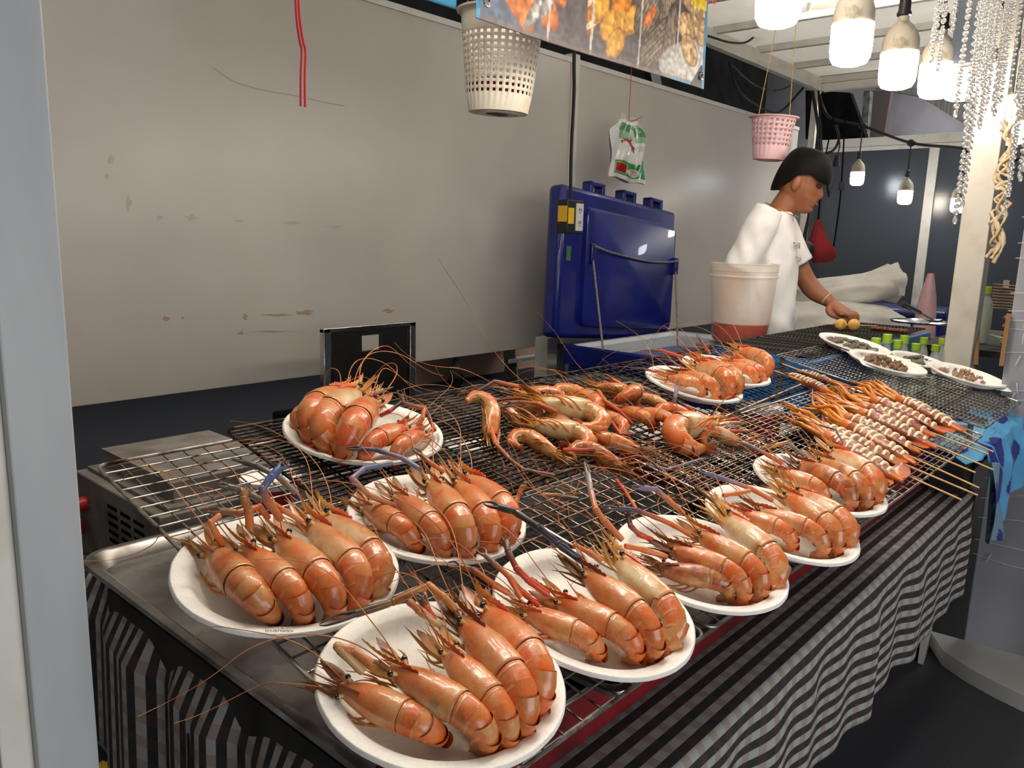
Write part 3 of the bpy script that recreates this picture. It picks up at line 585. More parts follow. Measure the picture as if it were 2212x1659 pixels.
for x_ in (1.83, 2.2): MB().box((x_, 1.16, .695), (x_ + .02, 1.18, .80)).build('leg', 'old_metal', sbs, smooth=False)
MB().box((1.83, .86, .706), (1.85, .88, .80)).build('leg', 'old_metal', sbs, smooth=False)
tub(585, 1035, .905, .050, .11, 'white-lidded printed tub under the left grate beside the grey cover', (c(180, 40, 50), c(60, 90, 170), c(200, 60, 60)), 1)
tub(1020, 965, .905, .056, .12, 'white-lidded tub printed blue, red and green under the middle grate', (c(50, 90, 170), c(170, 60, 40), c(50, 96, 60)), 4)
tub(1640, 880, .90, .060, .12, 'red and yellow printed tub under the close-barred grate', (c(150, 30, 36), c(140, 80, 30), c(160, 40, 40)), 9)

# ---------------------------------------------------------------- table cloth
def stripe_mat():
    m = bpy.data.materials.new('striped_cloth'); m.use_nodes = True; nt = m.node_tree; N = nt.nodes; L = nt.links; p = N['Principled BSDF']; p.inputs['Roughness'].default_value = .85
    uv = N.new('ShaderNodeUVMap'); uv.uv_map = 'UVMap'; sp = N.new('ShaderNodeSeparateXYZ'); L.new(uv.outputs[0], sp.inputs[0])
    def m_(op, a, b=None, cl=False):
        x = N.new('ShaderNodeMath'); x.operation = op; x.use_clamp = cl
        for i, v in enumerate((a, b)):
            if v is None: continue
            if isinstance(v, (int, float)): x.inputs[i].default_value = v
            else: L.new(v, x.inputs[i])
        return x.outputs[0]
    def mix(f, A, B):
        x = N.new('ShaderNodeMix'); x.data_type = 'RGBA'
        if isinstance(f, float): x.inputs['Factor'].default_value = f
        else: L.new(f, x.inputs['Factor'])
        for s, v in (('A', A), ('B', B)):
            if isinstance(v, tuple): x.inputs[s].default_value = v
            else: L.new(v, x.inputs[s])
        return x.outputs['Result']
    dark = m_('GREATER_THAN', m_('FRACT', m_('DIVIDE', sp.outputs['Y'], .0285)), .5)
    warp = m_('FRACT', m_('DIVIDE', sp.outputs['X'], .036)); w1 = m_('GREATER_THAN', warp, .55)
    light = mix(w1, c(164, 162, 160), c(152, 138, 130)); drk = mix(w1, c(30, 27, 28), c(48, 36, 34))
    col = mix(dark, light, drk)
    tw = m_('GREATER_THAN', m_('FRACT', m_('ADD', m_('MULTIPLY', sp.outputs['X'], 420), m_('MULTIPLY', sp.outputs['Y'], 420))), .55); col = mix(m_('MULTIPLY', tw, .35), col, c(60, 56, 58)); L.new(col, p.inputs['Base Color'])
    MATS['striped_cloth'] = m
stripe_mat()
def uv_sheet(name, G, U, m, parent=None, thick=.0012):
    """G (rows, cols, 3) points, U (rows, cols, 2) cloth coordinates"""
    R_, C_ = G.shape[:2]; me = bpy.data.meshes.new(name); Fc = [(i * C_ + j, i * C_ + j + 1, (i + 1) * C_ + j + 1, (i + 1) * C_ + j) for i in range(R_ - 1) for j in range(C_ - 1)]
    me.from_pydata(G.reshape(-1, 3).tolist(), [], Fc); uvl = me.uv_layers.new(name='UVMap'); Uf = U.reshape(-1, 2); li = np.empty(len(me.loops), np.int32); me.loops.foreach_get('vertex_index', li); uvl.data.foreach_set('uv', Uf[li].astype(np.float32).ravel())
    me.materials.append(MATS[m]); me.polygons.foreach_set('use_smooth', np.ones(len(me.polygons), bool)); o = bpy.data.objects.new(name, me); link(o, parent)
    s = o.modifiers.new('thickness', 'SOLIDIFY'); s.thickness = thick; s.offset = 1; return o
def cloth():
    zt, yf = .691, .409; xs = np.linspace(.415, 2.375, 170); prof = []
    # arc along Y: top from the back, round the front edge, down the front with folds
    ys = list(np.linspace(1.70, yf + .01, 16)); prof = [(y, zt, 0.0) for y in ys] + [(yf + .004, zt - .002, 0), (yf, zt - .008, .02)] + [(yf - .003, zt - .008 - d, min(1, d / .10)) for d in np.linspace(.012, .26, 20)]
    arc = [0]
    for a, b in zip(prof[:-1], prof[1:]): arc.append(arc[-1] + math.hypot(b[0] - a[0], b[1] - a[1]))
    G = np.zeros((len(prof), len(xs), 3)); U = np.zeros((len(prof), len(xs), 2))
    for i, (y, z, f) in enumerate(prof):
        wave = .008 * np.sin(xs * 17 + 1.0) + .006 * np.sin(xs * 41 + 2) + .012 * np.exp(-((xs - 2.05) / .05) ** 2)
        G[i] = np.c_[xs + .004 * f * np.sin(xs * 30), y - f * wave - f * .006, z + .0 * xs + (.004 * np.sin(xs * 23) * f)]; U[i] = np.c_[xs, np.full(len(xs), arc[i])]
    o = uv_sheet('tablecloth', G, U, 'striped_cloth'); tag(o, 'black and grey striped cotton cloth over the table front', 'tablecloth')
    # left end drop: same cloth falling over the table end
    ys = np.linspace(.403, 1.70, 260); dr = np.linspace(0, .30, 22); G = np.zeros((len(dr), len(ys), 3)); U = np.zeros((len(dr), len(ys), 2))
    for i, d in enumerate(dr):
        f = min(1, d / .07); lift = .10 * np.clip((ys - 1.0) / .3, 0, 1)
        G[i] = np.c_[.436 - .030 * f - f * (.010 * np.sin(ys * 30 + 1) + .004 * np.sin(ys * 63)) - .03 * d, ys + .006 * f * np.sin(ys * 50), zt + .115 - d * (1 - lift * 2)]; U[i] = np.c_[np.full(len(ys), .415 - d), arc[15] - (ys - .419)]
    e = uv_sheet('end_drop', G, U, 'striped_cloth', o)
cloth()
# ---------------------------------------------------------------- plates with their prawns
PL = {1: (.483, .508, .124, .118, 'nearest the camera'), 2: (.460, .735, .126, .118, 'at the left over the steel tray'), 3: (.694, .742, .124, .117, 'in the middle of the second row'), 4: (.764, .990, .130, .122, 'at the back left near the black chair'),
      5: (.711, .495, .124, .119, 'second along the front edge'), 6: (.936, .477, .123, .118, 'third along the front edge'), 7: (1.170, .464, .122, .118, 'fourth along the front edge'), 8: (1.402, .492, .122, .118, 'fifth along the front edge, by the squid'),
      9: (1.690, .912, .120, .117, 'at the back by the blue cooler'), 10: (1.912, .940, .120, .117, 'at the back below the sauce bucket')}
WORDS = {2: (632, 1350, [('จากเยื่อพืชธรรมชาติ', .0075, .0015), ('Natural Plant Fiber & Color', .0048, -.0055)], (712, 1344, [('gracz 100%', .0085, .0), ('simple', .0045, -.007)])),
         1: (1112, 1352, [('จากเยื่อพืชธรรมชาติ', .0075, .0015), ('Natural Plant Fiber & Color', .0048, -.0055)], None), 3: (1095, 1088, [('gracz 100% จากเยื่อพืช', .0075, .0)], None), 4: (942, 968, [('จากเยื่อพืชธรรมชาติ 100%', .0075, .0015), ('Natural Plant Fiber & Color', .0048, -.0055)], None)}
for k, (cx_, cy_, rx, ry, where) in PL.items():
    dz = .010 if k == 4 else .003
    def angof(px, py):
        q = atP(px, py, .025); return math.degrees(math.atan2((q[1] - cy_) * math.hypot(1, TL), q[0] - cx_))
    wd = None
    if k in WORDS: px, py, lines, more = WORDS[k]; wd = (angof(px, py), lines)
    o = plate(cx_, cy_, rx, ry, (k * 47) % 90 if k not in WORDS else 0, 'white pulp plate of grilled prawns ' + where, dz, wd)
    if k in WORDS and WORDS[k][3]:
        px, py, lines, _ = WORDS[k][3:][0] + (None,); rad = math.sqrt(rx * ry); m = MB()
        for txt, size, dr in lines:
            V, Fc = text_geo(txt, size); R0 = .925 * rad + dr; th = math.radians(angof(px, py)) - V[:, 0] / R0; rr_ = R0 + V[:, 1]
            m.add(np.c_[rr_ * np.cos(th), rr_ * np.sin(th), np.interp(rr_ / rad, [.86, .93, .985, 1.0], [.0215, .0238, .0250, .0240]) + .0009], Fc)
        m.build('printed_lettering', 'ink', o, smooth=False, M=Matrix.Diagonal((1 / rx, 1 / ry, 1, 1)))
PS = {1: 'nearest plate', 2: 'leftmost plate', 3: 'middle plate', 4: 'back left plate', 5: 'second front plate', 6: 'third front plate', 7: 'fourth front plate', 8: 'fifth front plate', 9: 'back plate by the cooler', 10: 'back plate under the bucket'}
NTH = ['leftmost', 'second', 'third', 'fourth', 'fifth', 'sixth']
A = (1, 1, 1); PAL = (.98, 1.12, 1.22); REDT = (1.08, .74, .62); DRK = (.62, .52, .48); BRT = (.85, .85, .78); PRP = (.95, .98, 1.25)
CB, CD, CO, CR_, CT, CG = (PNK * .8, BLU), (ORA * .6, CR([.012, .02, .05, 1])), (ORA, BRN), (RED, BLK), (CRM * .8, PNK * .8), (ORA * .9, CR([.16, .16, .2, 1]))
# plate: (eye px, tail px, roll to its left, tint, char, look, keywords)
DATA = {
 1: [((742, 1488), (958, 1597), 38, (.95, .92, .85), .35, 'lying on its side, brown headed', dict(he=.036, ht=.024, dclaw=0, claws=[([(785, 1452, .05), (730, 1397, .07), (760, 1404, .068), (803, 1434, .06)], CT, .0055, False)])),
     ((860, 1446), (1066, 1614), 14, (.98, .98, .90), .40, 'with a browned head and pale shell gap', dict(dclaw=0)),
     ((970, 1403), (1106, 1604), 4, (1.04, 1.0, .85), .22, 'with a smooth orange shell', dict(he=.06, dclaw=0, claws=[([(952, 1350, .065), (905, 1318, .08), (882, 1298, .085)], CT, .0052, False), ([(940, 1340, .07), (921, 1314, .08), (900, 1280, .09)], CR_, .0042)])),
     ((1012, 1347), (1140, 1584), -6, (1.0, .96, .98), .45, 'with charred black feelers', dict(he=.062, dclaw=1, claws=[([(985, 1318, .07), (958, 1290, .08), (926, 1265, .085), (850, 1300, .07), (690, 1350, .05)], (CR(c(184, 116, 48)), CR(c(70, 50, 34))), .0052)])),
     ((1062, 1328), (1172, 1540), -16, (1.12, .85, .70), .2, 'deep orange and half hidden at the right', dict(he=.045, dclaw=0))],
 2: [((452, 1196), (588, 1340), 34, (.86, .86, .76), .30, 'brownish, lying on its side', dict(he=.036, dclaw=0)),
     ((530, 1187), (664, 1340), 10, (1.0, .96, 1.0), .12, 'with a pink head and two claws raised', dict(dclaw=0, claws=[([(480, 1177, .055), (463, 1145, .075), (455, 1128, .085), (476, 1112, .09)], (ORA, PNK), .0045, False), ([(540, 1140, .075), (537, 1102, .10), (526, 1078, .115), (531, 1049, .125)], (PNK, CR(c(150, 96, 40))), .0060), ([(580, 1120, .07), (560, 1095, .085), (515, 1107, .085), (443, 1102, .08)], (ORA, CR(c(140, 106, 70))), .0048)])),
     ((606, 1168), (733, 1334), 8, (1.05, 1.0, .86), .10, 'with a loosened pale shell', dict(dclaw=0, claws=[([(606, 1121, .075), (577, 1080, .105), (567, 1056, .125), (586, 1030, .135), (620, 996, .145)], CB, .0060), ([(566, 1082, .09), (540, 1067, .095), (515, 1057, .10), (470, 1046, .105)], (CR(c(110, 104, 96)), CR(c(96, 92, 80))), .0050)])),
     ((684, 1136), (780, 1312), -22, (1.05, .98, .94), .10, 'with a rosy shell and dark eye', dict(he=.06, dclaw=0, claws=[([(640, 1066, .10), (603, 1031, .115), (556, 1007, .12), (500, 990, .12)], (CR(c(120, 104, 90)), CR(c(74, 70, 70))), .0046), ([(655, 1128, .07), (610, 1100, .085), (575, 1075, .09)], (PNK, ORA), .0040, False)])),
     ((718, 1118), (817, 1288), -44, (.90, .95, .82), .22, 'pale brown at the right edge', dict(he=.052, dclaw=0))],
 3: [((788, 1102), (905, 1192), 26, (.98, .90, .80), .28, 'low and orange brown', dict(he=.03, ht=.02, dclaw=0)),
     ((862, 1071), (964, 1200), 10, PRP, .05, 'with a grey violet tail', dict(dclaw=0, claws=[([(852, 1093, .05), (798, 1070, .065), (760, 1034, .085), (786, 1012, .09), (848, 1000, .095)], (PNK * .75, CR(c(92, 100, 140))), .0050, False)])),
     ((936, 1050), (1012, 1206), 6, (1.0, .96, .88), .15, 'with a rounded amber shell', dict(he=.06, dclaw=0, claws=[([(905, 1012, .085), (870, 990, .09), (815, 972, .09), (748, 968, .085)], (CR(c(110, 110, 140)), CR(c(60, 62, 80))), .0046), ([(960, 1020, .075), (930, 1000, .085), (892, 968, .09)], CO, .0040)])),
     ((996, 1047), (1062, 1192), -8, (1.02, .98, .88), .12, 'with two upright orange feelers', dict(he=.06, dclaw=0)),
     ((1018, 1041), (1102, 1176), -24, (1.08, .86, .76), .15, 'redder, tucked behind at the right', dict(he=.048, dclaw=0))],
 4: [((712, 880), (640, 938), 38, (.98, .92, .78), .15, 'curled against the plate rim', dict(he=.028, ht=.018, dclaw=0)),
     ((735, 872), (668, 972), 30, (.95, .92, .80), .18, 'brown orange beside the rim', dict(he=.032, ht=.018, dclaw=0)),
     ((762, 866), (700, 984), 42, (.98, 1.04, 1.0), .05, 'with a grey white flank and raised head', dict(he=.044, ht=.020, dclaw=0, claws=[([(775, 866, .07), (805, 850, .085), (850, 836, .095)], (CR(c(200, 160, 110)), CR(c(150, 120, 80))), .0044)])),
     ((806, 884), (738, 998), -8, REDT, .05, 'bright red with a split ridge', dict(he=.05, ht=.024, dclaw=0, claws=[([(797, 880, .06), (805, 866, .075), (813, 854, .085)], CR_, .0048, False), ([(822, 898, .06), (842, 888, .075), (868, 868, .085)], CR_, .0046, False)])),
     ((872, 928), (782, 1000), -6, REDT, .08, 'red and glossy at the middle right', dict(he=.044, ht=.022, dclaw=0, claws=[([(893, 926, .05), (912, 905, .065), (917, 882, .075), (872, 872, .085), (862, 842, .09)], (ORA, BLK), .0050)])),
     ((908, 940), (850, 1000), 4, REDT, .12, 'small and red by the printed rim', dict(he=.036, ht=.022, dclaw=0, claws=[([(925, 932, .045), (939, 928, .05), (928, 905, .06), (918, 890, .065)], CR_, .0040, False)]))],
 5: [((1137, 1325), (1300, 1420), 22, (1.06, 1.0, .80), .12, 'with yellow roe showing in its shell', dict(he=.036, ht=.022, dclaw=0, claws=[([(1100, 1282, .05), (1066, 1262, .06), (1022, 1231, .065), (966, 1217, .065)], CO, .0046), ([(1125, 1290, .05), (1100, 1246, .07), (1066, 1216, .08), (1032, 1183, .085)], (ORA, CR(c(110, 90, 60))), .0042)])),
     ((1212, 1300), (1383, 1424), 16, (1.08, .84, .72), .20, 'orange red with a white collar', dict(he=.042, ht=.024, dclaw=0, claws=[([(1185, 1285, .05), (1140, 1252, .065), (1116, 1228, .075), (1097, 1190, .085), (1090, 1152, .09)], (RED, CR(c(80, 48, 38))), .0050), ([(1165, 1310, .045), (1125, 1275, .055), (1102, 1246, .062)], (RED, ORA), .0038, False)])),
     ((1273, 1240), (1420, 1417), 6, (1.0, .98, .90), .15, 'with a large smooth shell and black snout', dict(he=.062, dclaw=0, claws=[([(1262, 1215, .065), (1206, 1175, .085), (1160, 1137, .10), (1112, 1105, .105), (1045, 1086, .105)], (CR(c(28, 34, 60)), CR(c(40, 38, 42))), .0058), ([(1300, 1212, .06), (1270, 1192, .068), (1238, 1176, .072)], (PNK, ORA), .0046, False)])),
     ((1350, 1207), (1453, 1398), -46, (1.0, 1.05, .98), .05, 'with a pale greenish flank', dict(he=.064, dclaw=0, claws=[([(1345, 1167, .07), (1303, 1122, .09), (1287, 1100, .10), (1276, 1060, .11), (1265, 997, .12)], (PNK, CR(c(120, 112, 116))), .0052)]))],
 6: [((1432, 1237), (1583, 1296), 20, DRK, .75, 'burnt dark red and low', dict(he=.03, ht=.018, dclaw=0)),
     ((1458, 1184), (1616, 1293), 8, (1.0, .92, .82), .45, 'with a scorched head', dict(he=.05, dclaw=0, claws=[([(1440, 1203, .045), (1388, 1187, .055), (1350, 1179, .06)], (PNK, ORA), .0052, False), ([(1410, 1167, .05), (1380, 1154, .06), (1362, 1136, .07), (1350, 1090, .085)], (RED, CR(c(56, 52, 58))), .0048)])),
     ((1520, 1152), (1652, 1285), 0, (1.0, .92, .80), .30, 'with a fat curved orange tail', dict(he=.06, dclaw=0, claws=[([(1490, 1155, .06), (1450, 1132, .07), (1410, 1115, .08), (1375, 1102, .085), (1298, 1096, .09)], (ORA, CR(c(36, 40, 62))), .0046), ([(1477, 1110, .075), (1440, 1077, .09), (1417, 1057, .10), (1364, 1052, .10)], (PNK, CR(c(110, 98, 128))), .0050)])),
     ((1580, 1115), (1679, 1267), -42, (.98, 1.0, .92), .14, 'pale with a long feathery head', dict(he=.062, dclaw=1))],
 7: [((1598, 1116), (1716, 1187), 18, (1.06, .90, .76), .22, 'low and orange at the left rim', dict(he=.032, ht=.018, dclaw=0)),
     ((1645, 1105), (1787, 1194), 8, (.98, .90, .80), .45, 'browned with a pale collar', dict(he=.045, dclaw=0, claws=[([(1620, 1060, .07), (1590, 1066, .072), (1562, 1070, .07)], (PNK, ORA), .0046, False)])),
     ((1705, 1072), (1812, 1194), 0, (1.0, .96, .86), .18, 'with bright feelers and a smooth tail', dict(he=.06, dclaw=0, claws=[([(1670, 1082, .06), (1622, 1055, .07), (1550, 1030, .08), (1508, 1017, .085)], (PNK, CR(c(84, 92, 124))), .0050)])),
     ((1730, 1068), (1840, 1180), -26, (.98, 1.02, .94), .14, 'pale, at the right rim', dict(he=.05, dclaw=0))],
 8: [((1683, 1024), (1788, 1090), 14, (1.02, .94, .90), .12, 'pink and smooth at the left rim', dict(he=.036, ht=.018, dclaw=0)),
     ((1734, 1007), (1845, 1098), 8, (.86, .74, .58), .72, 'scorched brown with a cracked tail', dict(he=.046, dclaw=0, claws=[([(1690, 1001, .06), (1657, 982, .07), (1621, 963, .075), (1590, 950, .075)], CG, .0048)])),
     ((1779, 1000), (1875, 1097), 2, (.92, .90, .76), .60, 'brown mottled with a bent tail', dict(he=.052, dclaw=0, claws=[([(1745, 990, .06), (1700, 955, .08), (1645, 971, .075)], (CR(c(130, 120, 110)), CR(c(190, 120, 50))), .0044)])),
     ((1805, 982), (1898, 1086), -14, (1.06, .98, .92), .06, 'rosy, next to the nearest squid', dict(he=.056, dclaw=1))],
 9: [((1447, 820), (1521, 853), 18, (1.05, .86, .72), .2, 'low and orange at the left', dict(he=.03, ht=.018, dclaw=0, claws=[([(1441, 812, .03), (1420, 804, .035), (1390, 797, .04), (1362, 795, .04)], (RED, BLK), .0042)])),
     ((1469, 810), (1551, 857), 8, (1.04, .88, .72), .35, 'with a scorched snout', dict(he=.038, dclaw=1)),
     ((1511, 795), (1580, 857), 2, (1.06, .90, .74), .2, 'red orange with a pale collar', dict(he=.046, dclaw=1, claws=[([(1475, 771, .07), (1432, 758, .075), (1383, 757, .075)], (RED, BLK), .0042)])),
     ((1526, 789), (1597, 852), -16, (.95, 1.0, .88), .3, 'pale and wrinkled at the right', dict(he=.05, dclaw=1, claws=[([(1512, 774, .06), (1490, 760, .07), (1462, 745, .08)], (RED, BLK), .0040)]))],
 10: [((1571, 785), (1636, 824), 12, (1.08, .90, .74), .12, 'smooth and orange at the left', dict(he=.04, dclaw=1)),
      ((1585, 778), (1654, 822), 0, (1.08, .88, .70), .18, 'bright orange in the middle', dict(he=.048, dclaw=1, claws=[([(1535, 765, .06), (1520, 745, .08), (1505, 722, .10)], (RED, BLK), .0042)])),
      ((1603, 762), (1662, 814), -14, (1.02, .84, .74), .3, 'darker, at the right', dict(he=.046, dclaw=0))]}
for k, rows in DATA.items():
    for i, (e, tl, roll, tint, ch, look, kw) in enumerate(rows):
        pos = 'rightmost' if i == len(rows) - 1 else NTH[i] + ('')
        if k == 4: kw = dict(kw, he=kw.get('he', .05) + .008, ht=kw.get('ht', .026) + .006)
        prawn(e, tl, f'{pos} prawn on the {PS[k]}, {look}', 'prawns on the pulp plates', roll=roll, tint=tint, char=ch, legs=(i < 3 and k != 4), floor=.013 if k == 4 else .0065, **kw)
# loose prawns grilling on the wires
LOOSE = [((1068, 946), (1030, 852), 80, (1.0, .9, .72), .4, 'half', 'arched prawn standing at the left end of the loose pile', dict(he=.012, ht=.055, claws=[([(1055, 905, .03), (1070, 958, .02), (1100, 991, .012), (1130, 1014, .008), (1198, 1028, .008)], (ORA, CR(c(112, 74, 60))), .0052, False)])),
 ((1204, 977), (1106, 940), 70, (1.0, .84, .62), .5, 'strong', 'brown orange prawn lying at the near left of the loose pile, head to the right', dict(he=.016, ht=.022, claws=[([(1217, 971, .03), (1288, 972, .03), (1338, 969, .035)], (RED, BLK), .0044)])),
 ((1172, 862), (1309, 916), -75, (.98, 1.0, .84), .25, 'strong', 'big pale bellied prawn on top of the loose pile', dict(he=.055, ht=.045, claws=[([(1168, 852, .06), (1123, 835, .07), (1068, 824, .075), (1010, 858, .05)], (ORA, BLK), .0052, False), ([(1160, 857, .05), (1097, 861, .05), (1050, 870, .05)], (RED, BLK), .0044, False)])),
 ((1159, 912), (1279, 960), -70, (.98, .96, .80), .35, 'strong', 'pale prawn under the big one in the loose pile, tail at the near side', dict(he=.03, ht=.026, claws=[([(1202, 888, .05), (1159, 870, .055), (1121, 868, .055), (1083, 871, .05)], (ORA, BRN), .0044)])),
 ((1326, 996), (1246, 975), 60, (1.0, .82, .60), .7, 'half', 'charred headed prawn at the nearest tip of the loose pile', dict(he=.016, ht=.02)),
 ((1298, 880), (1198, 842), 75, (1.04, .95, .82), .15, 'strong', 'orange prawn curled into a ring at the back of the loose pile', dict(he=.03, ht=.03)),
 ((1312, 838), (1349, 852), -70, (1.04, .92, .76), .3, 'strong', 'small curled prawn at the back of the pile under a red claw', dict(he=.02, ht=.02, claws=[([(1373, 854, .02), (1349, 833, .035), (1300, 807, .045)], (YEL, RED), .0042)])),
 ((1385, 892), (1458, 943), 10, REDT, .12, 'mild', 'straight red tailed prawn between the pile and the arched one', dict(he=.03, ht=.014)),
 ((1503, 903), (1413, 895), 12, REDT, .15, 'plate', 'bright orange red prawn lying straight, head towards the squid', dict(he=.022, ht=.03, claws=[([(1507, 895, .02), (1485, 880, .03), (1462, 866, .03)], (RED, BLK), .0044)])),
 ((1526, 918), (1456, 964), 70, (1.04, 1.0, .86), .1, 'strong', 'single prawn with a white head and red hooked tail on bare wires', dict(he=.022, ht=.018, claws=[([(1544, 912, .02), (1573, 908, .02), (1603, 901, .02)], (RED, RED * .7), .0050)])),
 ((1582, 955), (1530, 950), 40, (.98, .84, .66), .4, 'half', 'brown prawn behind the white headed one', dict(he=.014, ht=.016, claws=[([(1557, 929, .03), (1593, 932, .03), (1630, 932, .03)], (RED, BRN), .0040)])),
 ((1444, 884), (1388, 868), 60, (1.0, .94, .78), .3, 'half', 'tan prawn behind the straight red ones', dict(he=.016, ht=.018, claws=[([(1450, 889, .03), (1459, 856, .07), (1466, 821, .10)], (CR(c(120, 124, 140)), CR(c(150, 150, 160))), .0050)])),
 ((1106, 878), (1153, 899), -60, (1.0, .9, .7), .4, 'half', 'amber prawn half buried at the left of the pile', dict(he=.02, ht=.02)),
 ((1300, 903), (1334, 930), -50, (1.0, .82, .62), .4, 'half', 'dark orange prawn under the crossed claws right of the pile', dict(he=.02, ht=.016, claws=[([(1292, 843, .06), (1307, 866, .055), (1338, 888, .04), (1367, 916, .02)], (ORA, RED), .0046, False), ([(1318, 905, .03), (1340, 938, .02), (1400, 940, .015)], (RED, BLK), .0042)])),
 ((1365, 968), (1290, 948), -50, (1.0, .86, .60), .6, 'half', 'brown headed prawn at the right foot of the pile', dict(he=.02, ht=.02)),
 ((1240, 850), (1290, 905), -30, (1.04, .88, .70), .2, 'half', 'orange prawn wedged in the middle of the pile', dict(he=.03, ht=.02))]
LOOSE += [((1128, 846), (1216, 868), -40, (1.0, .82, .62), .5, 'half', 'dark orange prawn at the back left of the pile under the black tipped claws', dict(he=.03, ht=.03)),
 ((1118, 905), (1062, 880), 60, (1.02, .84, .62), .4, 'half', 'red brown prawn right beside the arched one', dict(he=.02, ht=.02)),
 ((1240, 925), (1190, 905), -60, (1.0, .88, .68), .45, 'strong', 'amber prawn deep in the middle of the pile below the big pale one', dict(he=.03, ht=.02)),
 ((1345, 890), (1405, 920), 30, (1.04, .8, .62), .25, 'half', 'red orange prawn filling the gap right of the pile', dict(he=.02, ht=.02)),
 ((1385, 850), (1340, 870), -40, (1.0, .9, .7), .35, 'half', 'amber prawn at the back right of the pile below the plate', dict(he=.016, ht=.018))]
for e, tl, roll, tint, ch, cv_, lab, kw in LOOSE:
    prawn(e, tl, lab, 'loose prawns grilling on the wires', roll=roll, tint=tint, char=ch, curl=cv_, dclaw=1, **kw)
# claws and feelers broken off and lying on the wires
def loose_claw(P, cols, r, label, pinch=True): tag(claw_tube(CR([atP(*p) for p in P]), r, cols, pinch).build('prawn_claw', 'claw_shell', None, 60), label, 'claw', 'loose claws on the grill').color = (1, 1, 1, .2)
loose_claw([(1108, 1112, .012), (1118, 1075, .03), (1128, 1052, .045), (1134, 1050, .05)], (PNK, ORA), .0040, 'short pink claw standing up right of the middle plate')
loose_claw([(1250, 1078, .02), (1200, 1070, .012), (1155, 1068, .008)], (CR(c(90, 84, 84)), CR(c(170, 110, 60))), .0040, 'thin brown claw lying behind the middle plate')
loose_claw([(1330, 1035, .006), (1350, 1060, .008), (1375, 1100, .012)], (RED, ORA), .0030, 'thin red leg lying on the wires behind the third plate', False)
loose_claw([(1395, 1003, .006), (1440, 1015, .006), (1490, 1000, .008), (1540, 985, .008)], (CR(c(116, 116, 130)), CR(c(96, 96, 112))), .0038, 'long grey claw lying in the tangle behind the fourth plate')
loose_claw([(1380, 985, .004), (1340, 1000, .004), (1290, 992, .004)], (RED * .8, BRN), .0024, 'thin dark red leg near the foot of the loose pile', False)
r_ = random.Random(42); whisk = MB()
for i in range(64):
    px, py = r_.choice([(1240, 1060), (1330, 1040), (1420, 1020), (1180, 1110), (1480, 990), (1150, 1020), (1560, 960)]); px += r_.gauss(0, 60); py += r_.gauss(0, 26); o_ = atP(px, py, .004); a = r_.uniform(0, 6.28); L = r_.uniform(.04, .17); P = []
    for q in np.linspace(0, 1, 8): P.append(o_ + CR([math.cos(a) * L * q, math.sin(a) * L * q, TL * math.sin(a) * L * q + .012 * math.sin(q * 3.1) * r_.random()])); a += r_.uniform(-.25, .35)
    whisk.tube(P, np.linspace(.00055, .0003, 8), 4)
tag(whisk.build('prawn_feelers', 'antenna', None, 80), 'tangle of broken prawn feelers strewn over the wires', 'feelers', kind='stuff')
# ---------------------------------------------------------------- squid skewers
SQB, SQO, SQY = CR(c(126, 54, 38)), CR(c(196, 96, 24)), CR(c(214, 134, 30)); SQC = CR(c(246, 226, 186))
def squid_body(seed):
    r = random.Random(seed); t = np.linspace(0, 1, 34); n = 18; a = np.arange(n) / n * 2 * np.pi; rings = []; C = []
    rad = np.interp(t, [0, .12, .3, .6, .9, 1], [.0030, .0062, .0108, .0132, .0128, .0095]) * (1 + .035 * np.sin(t * 62))
    for tt, q in zip(t, rad):
        rings.append(np.c_[np.full(n, tt * .125), q * np.cos(a) + .0012 * np.sin(tt * 9 + seed), q * .92 * np.sin(a)])
        col = lerp(SQB, SQO, sm(.35, 0, tt) + .25 * np.sin(a * 2 + tt * 14)); col = lerp(col, SQB * .6, .4 * (np.sin(a) < -.3)); C.append(col)
    return MB().loft(rings, np.concatenate(C)).data('mantle', 'squid', 60)
def squid_cut(k):
    t = np.linspace(-1.25, 1.25, 13); P = np.c_[.0012 * np.cos(t * 1.2) - .0006, np.sin(t), np.cos(t) * .94] * [1, 1, 1]; m = MB()
    rr = .0024 * np.cos(t / 1.34) ** .6 + .0002
    P = P * [1, 1.04, 1.04]; return P, rr
def squid_fins(): 
    m = MB()
    for s in (1, -1): leaf(m, (.012, s * .004, -.003), (.55, s * .85, -.1), .034, .013, .0016, (0, 0, 1), SQO, SQB, .1, 8)
    return m.data('fin', 'squid', 60)
def squid_tent(seed):
    r = random.Random(seed); m = MB(); m.tube([(.118, 0, 0), (.128, 0, .001), (.140, 0, .001)], [.009, .0105, .0075], 12, np.tile(SQO, (3, 1)))
    for k in range(9):
        a = 2 * math.pi * k / 9; y, z = math.cos(a), math.sin(a); L = r.uniform(.045, .085); P = [(.136, y * .005, z * .004), (.136 + L * .35, y * .012 + r.uniform(-.006, .006), z * .006 + .003), (.136 + L * .7, y * .015 + r.uniform(-.012, .012), r.uniform(-.006, .012)), (.136 + L, y * .014 + r.uniform(-.018, .018), r.uniform(-.006, .010))]
        P = spline(P, 5); t = np.linspace(0, 1, len(P)); m.tube(P, np.interp(t, [0, .5, 1], [.0040, .0030, .0008]), 7, lerp(lerp(SQY, SQO, CR([r.random() * .7] * len(P))), SQB * .6, (t - .75) * 2))
    return m.data('tentacles', 'squid', 60)
MSQ, MSF, MST = [squid_body(k) for k in range(3)], squid_fins(), [squid_tent(k) for k in range(4)]
